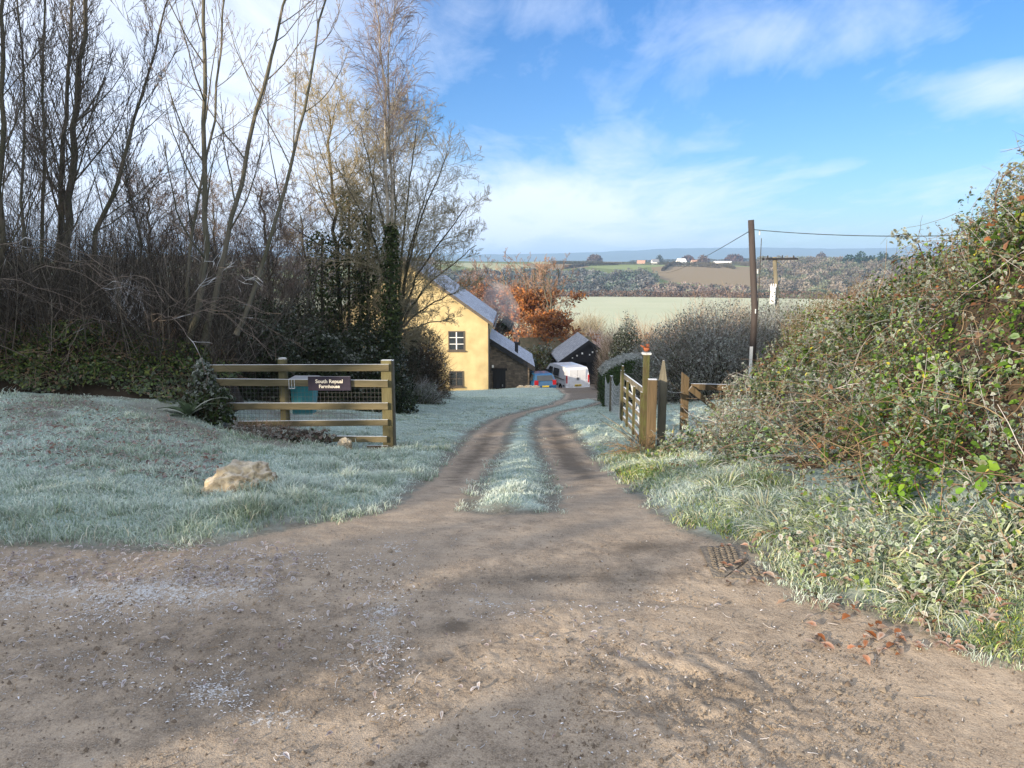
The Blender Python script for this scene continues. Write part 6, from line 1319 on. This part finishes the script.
def gate():
    # open field gate swung back along the drive
    A = np.array([P(644, 400, 10.45)[0], 10.45]); B = np.array([P(623, 400, 12.7)[0], 12.7]); za, zb = hz1(*A), hz1(*B)
    root = empty('field_gate', (A[0], A[1], za), label='frosted wooden field gate standing open beside the drive', cat='gate'); o = np.array([A[0], A[1], za]); d = np.append(B-A, zb-za); Lg = np.linalg.norm(d)
    pt = lambda t, h: tuple(d*t+np.array([0, 0, h]))
    nrm = (0, 0, 1)
    for h in (.17, .33, .50, .68, .90): k = MB(); k.bar(pt(0.02, h), pt(.98, h), .03, .085 if h > .85 else .065, up=nrm); k.build('gate_bar', M['grey_wood'], root)
    for t in (.03, .35, .68, .965): k = MB(); k.bar(tuple(np.array(pt(t, .12))+np.array([-.028, 0, 0])), tuple(np.array(pt(t, 1.08 if t > .9 else .88))+np.array([-.028, 0, 0])), .028, .09, up=(0, 1, 0)); k.build('gate_upright', M['moss_wood'], root)
    k = MB(); k.bar(tuple(np.array(pt(.05, .2))+np.array([.03, 0, 0])), tuple(np.array(pt(.66, .86))+np.array([.03, 0, 0])), .028, .08); k.build('gate_brace', M['frost_wire'], root)
    # wire netting fence running on down the drive
    P0 = [H2((622, 434))[0], H2((612, 420))[0], H2((606, 411))[0]]
    X = [(P(622, 400, 13.2)[0], 13.2), (P(611, 400, 16.0)[0], 16.0), (P(604.5, 400, 19.5)[0], 19.5)]
    root = empty('netting_fence', (X[0][0], X[0][1], hz1(*X[0])), label='sagging frosted wire netting fence on thin posts beyond the field gate', cat='fence'); o = np.array(root.location)
    for i, (x, y) in enumerate(X): k = MB(); z = hz1(x, y)-o[2]; k.tube([(x-o[0], y-o[1], z-.3), (x-o[0], y-o[1], z+.85+.12*(i == 0))], .04, 8); k.build('post', M['grey_wood'], root)
    k = MB()
    for a, b in zip(X[:-1], X[1:]):
        a = np.array(a); b = np.array(b); n = 16; za, zb = hz1(*a)-o[2], hz1(*b)-o[2]
        for j in range(8):
            h = .08+j*.11; pts = [(*(a+(b-a)*t-o[:2]), za+(zb-za)*t+h-.22*(h/.9)*math.sin(t*math.pi)) for t in np.linspace(0, 1, 9)]; k.tube(pts, .0032, 4)
        for i in range(n+1):
            t = i/n; s = .22*math.sin(t*math.pi); p = a+(b-a)*t-o[:2]; z = za+(zb-za)*t; k.tube([(p[0], p[1], z+.08), (p[0], p[1], z+.85-s*.95)], .003, 4)
    k.build('netting', M['frost_wire'], root)
gate()
# fallen pale stems and dead clump at the foot of the gate post
def dead_clump():
    base = hit(640, 458); n = 260; P0 = np.tile(base, (n, 1))+rng.normal(size=(n, 3))*np.array([.13, .15, .02]); D = unit(rng.normal(size=(n, 3))*.6+np.array([-.25, 0, .8]))
    pp = curves(P0, D, .15+.35*rng.random(n), 7, .2, -.22); V, F = tubes(pp, np.full((n, 8), .003), 3); C = np.repeat(jit_col(n, (.27, .19, .11), .3), 24, 0)
    link_mesh('dead_grass_clump', npmesh('dead_grass_clump', V, F, C), M['twig'], label='tawny clump of dead stalks at the foot of the brown gate post', cat='dead plant')
    root = empty('fallen_stems', tuple(hit(645, 455)), label='pale fallen stems leaning left from the gate post down towards the drive', cat='stems'); o = np.array(root.location)
    for (x0, y0, x1, y1) in ((650, 452, 598, 412), (648, 456, 600, 420), (646, 452, 608, 425), (652, 450, 625, 422), (640, 458, 604, 432)):
        a = P(x0, y0, 10.6)-o; b = P(x1, y1, 12.4)-o; m = (a+b)/2+np.array([0, 0, .05]); k = MB(); k.tube([a, m, b], [.009, .008, .004], 5); k.build('stem', M['pole_pale'], root)
dead_clump()

# ================================================================== FERN
def fern():
    c = np.array(hit(188, 415)); c = np.array([P(188, 415, 9.0)[0], 9.0, hz1(P(188, 415, 9.0)[0], 9.0)]); root = empty('fern', tuple(c), label='dark hart tongue fern with frosted fronds at the left end of the fence', cat='fern')
    for i in range(16):
        a = i/16*6.28+rng.normal()*.15; el = .55+.7*rng.random(); L = .38+.2*rng.random(); d = np.array([math.cos(a)*math.cos(el), math.sin(a)*math.cos(el), math.sin(el)]); s = np.array([-math.sin(a), math.cos(a), 0]); p = np.array([0, 0, .05]); V = []
        n = 8
        for j in range(n+1):
            t = j/n; w = .034*math.sin(min(1, t*1.15+.12)*math.pi)**.6 if t < .98 else .003; V += [p-s*w+np.array([0, 0, .008]), p, p+s*w+np.array([0, 0, .008])]; d = d+np.array([0, 0, -.16]); d /= np.linalg.norm(d); p = p+d*L/n
        F = []; 
        for j in range(n): F += [(3*j, 3*j+1, 3*j+4, 3*j+3), (3*j+1, 3*j+2, 3*j+5, 3*j+4)]
        fr = .65 if i in (1, 2, 5, 9) else .08; C = np.tile(np.array([.045, .085, .03])*(1-fr)+np.array([.6, .63, .58])*fr, (len(V), 1)); link_mesh('frond', npmesh('frond', np.array(V), np.array(F), C, True), M['leaf'], root)
fern()

# ================================================================== POLES AND WIRES
def pole(name, px, pt, Y, r0, r1, mat, label, base_drop=.5):
    x = at(px, Y); z0 = hz1(x, Y); top = P(px, pt, Y); root = empty(name, (x, Y, z0), label=label, cat='utility pole'); H = top[2]-z0
    k = MB(); k.tube([(0, 0, -base_drop), (0, 0, H*.5), (top[0]-x, 0, H)], [r0, (r0+r1)/2, r1], 14); k.build('pole_shaft', mat, root, smooth=True); return root, H, top[0]-x
r1, H1, dx1 = pole('utility_pole', 751, 220, 17.3, .085, .068, M['pole_wood'], 'dark wooden utility pole rising from the scrub right of the gate')
k = MB()
k = None
for z in (H1*.93, H1*.72, H1*.5): MB().tube([(-.01, -.088, z-.05), (-.01, -.088, z+.05)], .015, 6).build('bracket', M['frost_wire'], r1)
k = MB(); k.box((-.10, -.10, .3), (-.03, -.08, 1.25)); k.build('cable_guard', M['white_paint'], r1)
k = MB(); k.tube([(.045, -.09, .5), (.04, -.08, H1*.9)], .009, 6); k.build('cable', M['black'], r1)
r2, H2_, dx2 = pole('utility_pole', 774.5, 257, 47, .16, .12, M['pole_pale'], 'pale T shaped pole with a crossarm standing behind the scrub')
k = MB(); k.box((-1.0, -.17, H2_-.18), (.98, -.06, H2_-.06)); ca = k.build('crossarm', M['black'], r2)
for x in (-.92, .0, .70): k = MB(); k.tube([(x, -.11, H2_-.06), (x, -.11, H2_+.10)], [.05, .035], 8); k.build('insulator', M['black'], ca)
k = MB(); k.bar((-.36, -.10, H2_-.18), (0, -.13, H2_-.55), .04, .04); k.bar((.36, -.10, H2_-.18), (0, -.13, H2_-.55), .04, .04); k.build('strut', M['grey_wood'], r2)
k = MB(); k.tube([(-1.25, -.1, H2_-.12), (-1.13, -.1, H2_-.12)], [.07, .07], 8); k.tube([(-1.15, -.1, H2_-.12), (-1.0, -.1, H2_-.12)], .02, 6); k.build('strain_insulator', M['black'], ca)
b = P(771, 304, 47); t = P(766, 285, 47); o2 = np.array(r2.location)
k = MB(); zz = b[2]-o2[2]; zt = t[2]-o2[2]; k.tube([(-.5, -.22, zz), (-.5, -.22, zz+.05), (-.5, -.22, zt-.15), (-.5, -.22, zt-.12)], [.15, .17, .17, .15], 14)
for dx in (-.64, -.5, -.36): k.tube([(dx, -.25, zt-.13), (dx, -.25, zt+.08)], [.05, .03], 8)
k.build('transformer', M['white_paint'], r2); k = MB(); k.box((-.2, -.2, zz+.3), (-.1, -.1, zz+.4)); k.build('bracket', M['black'], r2)
def wire(a, b, sag, r, label):
    a = np.array(a); b = np.array(b); n = 40; V = [tuple(a+(b-a)*t-a-np.array([0, 0, sag*4*t*(1-t)])) for t in np.linspace(0, 1, n)]; m = MB(); m.tube(V, r, 5); m.build('overhead_wire', M['black'], None, loc=tuple(a), label=label, cat='wire')
wtop = np.array(r1.location)+np.array([dx1, -.07, H1-.24])
wire(wtop-np.array([.07, 0, .03]), P(648, 262, 150)+np.array([0, 0, .3]), 1.6, .009, 'overhead wire running left from the dark pole down the valley')
wire(wtop+np.array([.07, 0, .02]), P(1080, 230, 12), .12, .008, 'overhead wire running right from the dark pole above the bramble hedge')

# ================================================================== DRAIN COVER
def cover():
    root_c = hit(735, 563); root = empty('drain_cover', tuple(root_c), label='ribbed concrete slabs let into the right edge of the road', cat='drain cover'); o = np.array(root_c)
    for nm, pts in (('slab', ((699.5, 548), (713, 578.5), (724.5, 578.5), (748, 560.5), (739, 546.5))), ('slab', ((728, 579), (771, 582), (768, 573), (751, 562)))):
        w = [G0(a, b) for a, b in pts]; n = len(w); c = np.mean(w, 0)[:2]; z = max(gz(p[0], p[1])[0] for p in w)+.006
        k = MB(); V = [(p[0]-o[0], p[1]-o[1], z-o[2]) for p in w]; V2 = [(p[0]-o[0], p[1]-o[1], z-o[2]-.05) for p in w]; k.add(V+V2, [tuple(range(n))]+[(i, (i+1) % n, n+(i+1) % n, n+i) for i in range(n)]); k.build(nm, M['concrete'], root)
        poly = np.array([(p[0], p[1]) for p in w]); lo, hi = poly.min(0), poly.max(0); k = MB(); ca, sa = math.cos(R(35)), math.sin(R(35))
        for i in range(-30, 30):
            for j in range(-30, 30):
                u, v = i*.022+random.uniform(-.003, .003), j*.045+(.022 if i % 2 else 0); x, y = c[0]+u*ca-v*sa, c[1]+u*sa+v*ca
                if sdf(poly, np.array([x]), np.array([y]))[0] > .03: xx, yy, q = x-o[0], y-o[1], z-o[2]; k.bar((xx-sa*-.016, yy-.016*ca, q+.002), (xx+sa*-.016, yy+.016*ca, q+.002), .009, .013)
        k.build('tread_ribs', M['concrete'], root)
cover()

# ================================================================== ADDED UNSEEN HEDGE AND TREE (they shade the left half of the road)
def screen():
    n = 60000
    segs = [((-30, 3), (-16, -2)), ((-16, -2), (-11.3, -3.8)), ((-10.3, -4.1), (-9.0, -4.5))]
    root = empty('shade_hedge', (-14, -3, 0), label='unseen evergreen hedge added behind the camera to the left to shade the left verge', cat='hedge'); o = np.array(root.location)
    Vs = []
    for (a, b), H, m in zip(segs, (11, 4.3, 3.4), (13000, 3600, 800)):  # heights stepped so sun still reaches the gate post and brambles
        a = np.array(a); b = np.array(b); t = rng.random(m); p = np.concatenate([a+(b-a)*t[:, None], rng.random((m, 1))*H*(.8+.2*vnoise(np.stack([t*9, t*0], -1), 1, 3)[:, None])], 1); p[:, :2] += rng.normal(size=(m, 2))*.55; Vs.append(p)
    p = np.concatenate(Vs); p = p[np.linalg.norm(p-np.array([-12.6, -3.35, 3.4]), axis=1) > .8]; n = len(p); V, F, C = leaves(p-o, .3+.25*rng.random(n), jit_col(n, (.05, .07, .03)), 0*p[:, 0]); link_mesh('foliage', npmesh('foliage', V, F, C), M['leaf'], root)  # gap cut in the foliage lets a pool of sun onto the boulder
    k = MB()
    for i in range(24): t = i/23; x, y = np.interp(t, [0, .55, 1], [-30, -15, -11.4]), np.interp(t, [0, .55, 1], [3, -2.5, -3.8]); k.tube([(x-o[0], y-o[1], 0), (x-o[0]+.1, y-o[1], 3.2)], [.1, .03], 6)
    k.build('stems', M['bark_dark'], root)
screen()
make_tree('shade_tree', (-12.5, -6.5, 0), [([(0, 0, 0), (.1, 0, 2.5), (0, .1, 5.5), (.2, 0, 8)], .14, .03)], RND[:3], M['bark'], TW, label='unseen bare tree added behind the camera by the evergreen hedge to dapple the shade', cat='tree')  # unseen tree added so its branches break up the shade

# ================================================================== LIGHT, SKY, AIR, CAMERA
SUN_AZ, SUN_EL = R(48), R(13.5)     # sun behind the camera to the left; AZ measured from -Y towards -X
sd = Vector((-math.sin(SUN_AZ)*math.cos(SUN_EL), -math.cos(SUN_AZ)*math.cos(SUN_EL), math.sin(SUN_EL)))   # towards the sun
ld = bpy.data.lights.new('sun', 'SUN'); ld.energy = 5.0; ld.angle = R(.6); ld.color = (1, .82, .60); lo = bpy.data.objects.new('sun', ld); col.objects.link(lo); lo.rotation_euler = sd.to_track_quat('Z', 'Y').to_euler(); lo.location = (0, 0, 50)
w = bpy.data.worlds.new('World'); scene.world = w; w.use_nodes = True; nt = w.node_tree; L = nt.links.new; bg = nt.nodes['Background']; nd = nt.nodes.new
sky = nd('ShaderNodeTexSky'); sky.sky_type = 'NISHITA'; sky.sun_disc = False; sky.sun_elevation = SUN_EL; sky.sun_rotation = math.atan2(sd.x, sd.y); sky.air_density = 1.0; sky.dust_density = .6; sky.ozone_density = 2.5; sky.altitude = 100
tc = nd('ShaderNodeTexCoord'); sx = nd('ShaderNodeSeparateXYZ'); L(tc.outputs['Generated'], sx.inputs[0])
def ma(op, a, b_=None, c=None):
    n = nd('ShaderNodeMath'); n.operation = op
    for i, v in enumerate((a, b_, c)):
        if v is None: continue
        if isinstance(v, (int, float)): n.inputs[i].default_value = v
        else: L(v, n.inputs[i])
    return n.outputs[0]
def mr(v, a, b_, c=0, d=1):
    n = nd('ShaderNodeMapRange'); n.inputs[1].default_value = a; n.inputs[2].default_value = b_; n.inputs[3].default_value = c; n.inputs[4].default_value = d; L(v, n.inputs[0]); return n.outputs[0]
zc = ma('ADD', ma('MAXIMUM', sx.outputs['Z'], 0.0), .09); cx = ma('DIVIDE', sx.outputs['X'], zc); cy = ma('DIVIDE', sx.outputs['Y'], zc)
cb = nd('ShaderNodeCombineXYZ'); L(cx, cb.inputs[0]); L(cy, cb.inputs[1])
def cn(scale, det, rough, dist, sc=(1, 1, 1), rot=0, off=(0, 0, 0)):
    mp = nd('ShaderNodeMapping'); mp.inputs['Scale'].default_value = sc; mp.inputs['Rotation'].default_value = (0, 0, rot); mp.inputs['Location'].default_value = off; L(cb.outputs[0], mp.inputs[0])
    n = nd('ShaderNodeTexNoise'); n.inputs['Scale'].default_value = scale; n.inputs['Detail'].default_value = det; n.inputs['Roughness'].default_value = rough; n.inputs['Distortion'].default_value = dist; L(mp.outputs[0], n.inputs['Vector']); return n.outputs['Fac']
n1 = cn(.9, 7, .6, .6, (1, .55, 1), R(25), CLOUD_OFF)
n2 = cn(3.5, 6, .65, .8, (1, .35, 1), R(30))
az = ma('ARCTAN2', sx.outputs['X'], sx.outputs['Y'])                 # 0 straight ahead, negative to the left
leftw = mr(az, -.02, -.28, 0, .30)                                     # cloud bank to the left
horw = mr(sx.outputs['Z'], .20, .05, 0, .22); horl = mr(az, .45, .05, 0, 1)
hb = ma('MULTIPLY', horw, horl)
for a0, z0, sa, sz, am in ((.56, .19, .10, .026, .26), (.36, .262, .17, .035, .17), (.05, .075, .24, .05, .25), (.0, .31, .10, .03, .14), (.80, .30, .2, .05, .1)):
    da = ma('DIVIDE', ma('SUBTRACT', az, a0), sa); dz = ma('DIVIDE', ma('SUBTRACT', sx.outputs['Z'], z0), sz)
    hb = ma('ADD', hb, ma('MULTIPLY', ma('EXPONENT', ma('MULTIPLY', ma('ADD', ma('MULTIPLY', da, da), ma('MULTIPLY', dz, dz)), -1.0)), am))
cl = ma('ADD', ma('ADD', ma('MULTIPLY_ADD', n2, .3, ma('MULTIPLY', n1, .85)), leftw), hb)
cl = ma('ADD', cl, ma('MAXIMUM', mr(sx.outputs['Y'], .1, -.35, 0, .5), mr(sx.outputs['Z'], .55, .85, 0, .5)))  # unseen cloud added behind and overhead to brighten the shaded ground
mask = mr(cl, .60, 1.0, 0, .92)
mx = nd('ShaderNodeMix'); mx.data_type = 'RGBA'; L(mask, mx.inputs[0]); tn = nd('ShaderNodeMix'); tn.data_type = 'RGBA'; tn.blend_type = 'MULTIPLY'; tn.inputs[0].default_value = 1; L(sky.outputs[0], tn.inputs[6]); tn.inputs[7].default_value = (.67, .80, 1.06, 1); L(tn.outputs[2], mx.inputs[6]); cm = nd('ShaderNodeMix'); cm.data_type = 'RGBA'; cm.inputs[6].default_value = CLOUD_COL; cm.inputs[7].default_value = (8.2, 8.4, 8.8, 1); L(mr(sx.outputs['Y'], .15, -.2), cm.inputs[0]); L(cm.outputs[2], mx.inputs[7])  # brighter second colour makes the added cloud behind the camera a fill light
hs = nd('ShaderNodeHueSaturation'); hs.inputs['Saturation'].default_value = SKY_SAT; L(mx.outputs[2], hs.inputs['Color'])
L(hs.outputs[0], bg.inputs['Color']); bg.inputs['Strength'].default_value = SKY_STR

if HAZE > 0:
    m = MB(); m.box((-9200, -60, -95), (9200, 9700, 172)); hm = bpy.data.materials.new('haze'); hm.use_nodes = True; hn = hm.node_tree; hn.nodes.remove(hn.nodes['Principled BSDF']); v = hn.nodes.new('ShaderNodeVolumePrincipled'); v.inputs['Color'].default_value = (.42, .66, 1, 1); v.inputs['Density'].default_value = HAZE; v.inputs['Anisotropy'].default_value = 0
    hn.links.new(v.outputs[0], hn.nodes['Material Output'].inputs['Volume']); m.build('haze', hm, None, label='thin blue winter haze filling the valley', cat='haze', kind='stuff')

cam = bpy.data.cameras.new('camera'); cam.sensor_width = 36; cam.lens = 36*FPX/1024; cam.clip_start = .05; cam.clip_end = 30000; co = bpy.data.objects.new('camera', cam); col.objects.link(co); co.location = (0, 0, CAMZ); co.rotation_euler = (R(90)-PIT, 0, 0); scene.camera = co
scene.view_settings.view_transform = 'Standard'; scene.view_settings.look = 'None'; scene.view_settings.exposure = EXPO; scene.view_settings.gamma = 1; scene.view_settings.use_curve_mapping = False
scene.render.engine = 'CYCLES'; scene.render.resolution_x = 1024; scene.render.resolution_y = 768
scene.cycles.max_bounces = 6; scene.cycles.volume_bounces = 0; scene.cycles.transparent_max_bounces = 8; scene.cycles.diffuse_bounces = 3; scene.cycles.caustics_reflective = False; scene.cycles.caustics_refractive = False
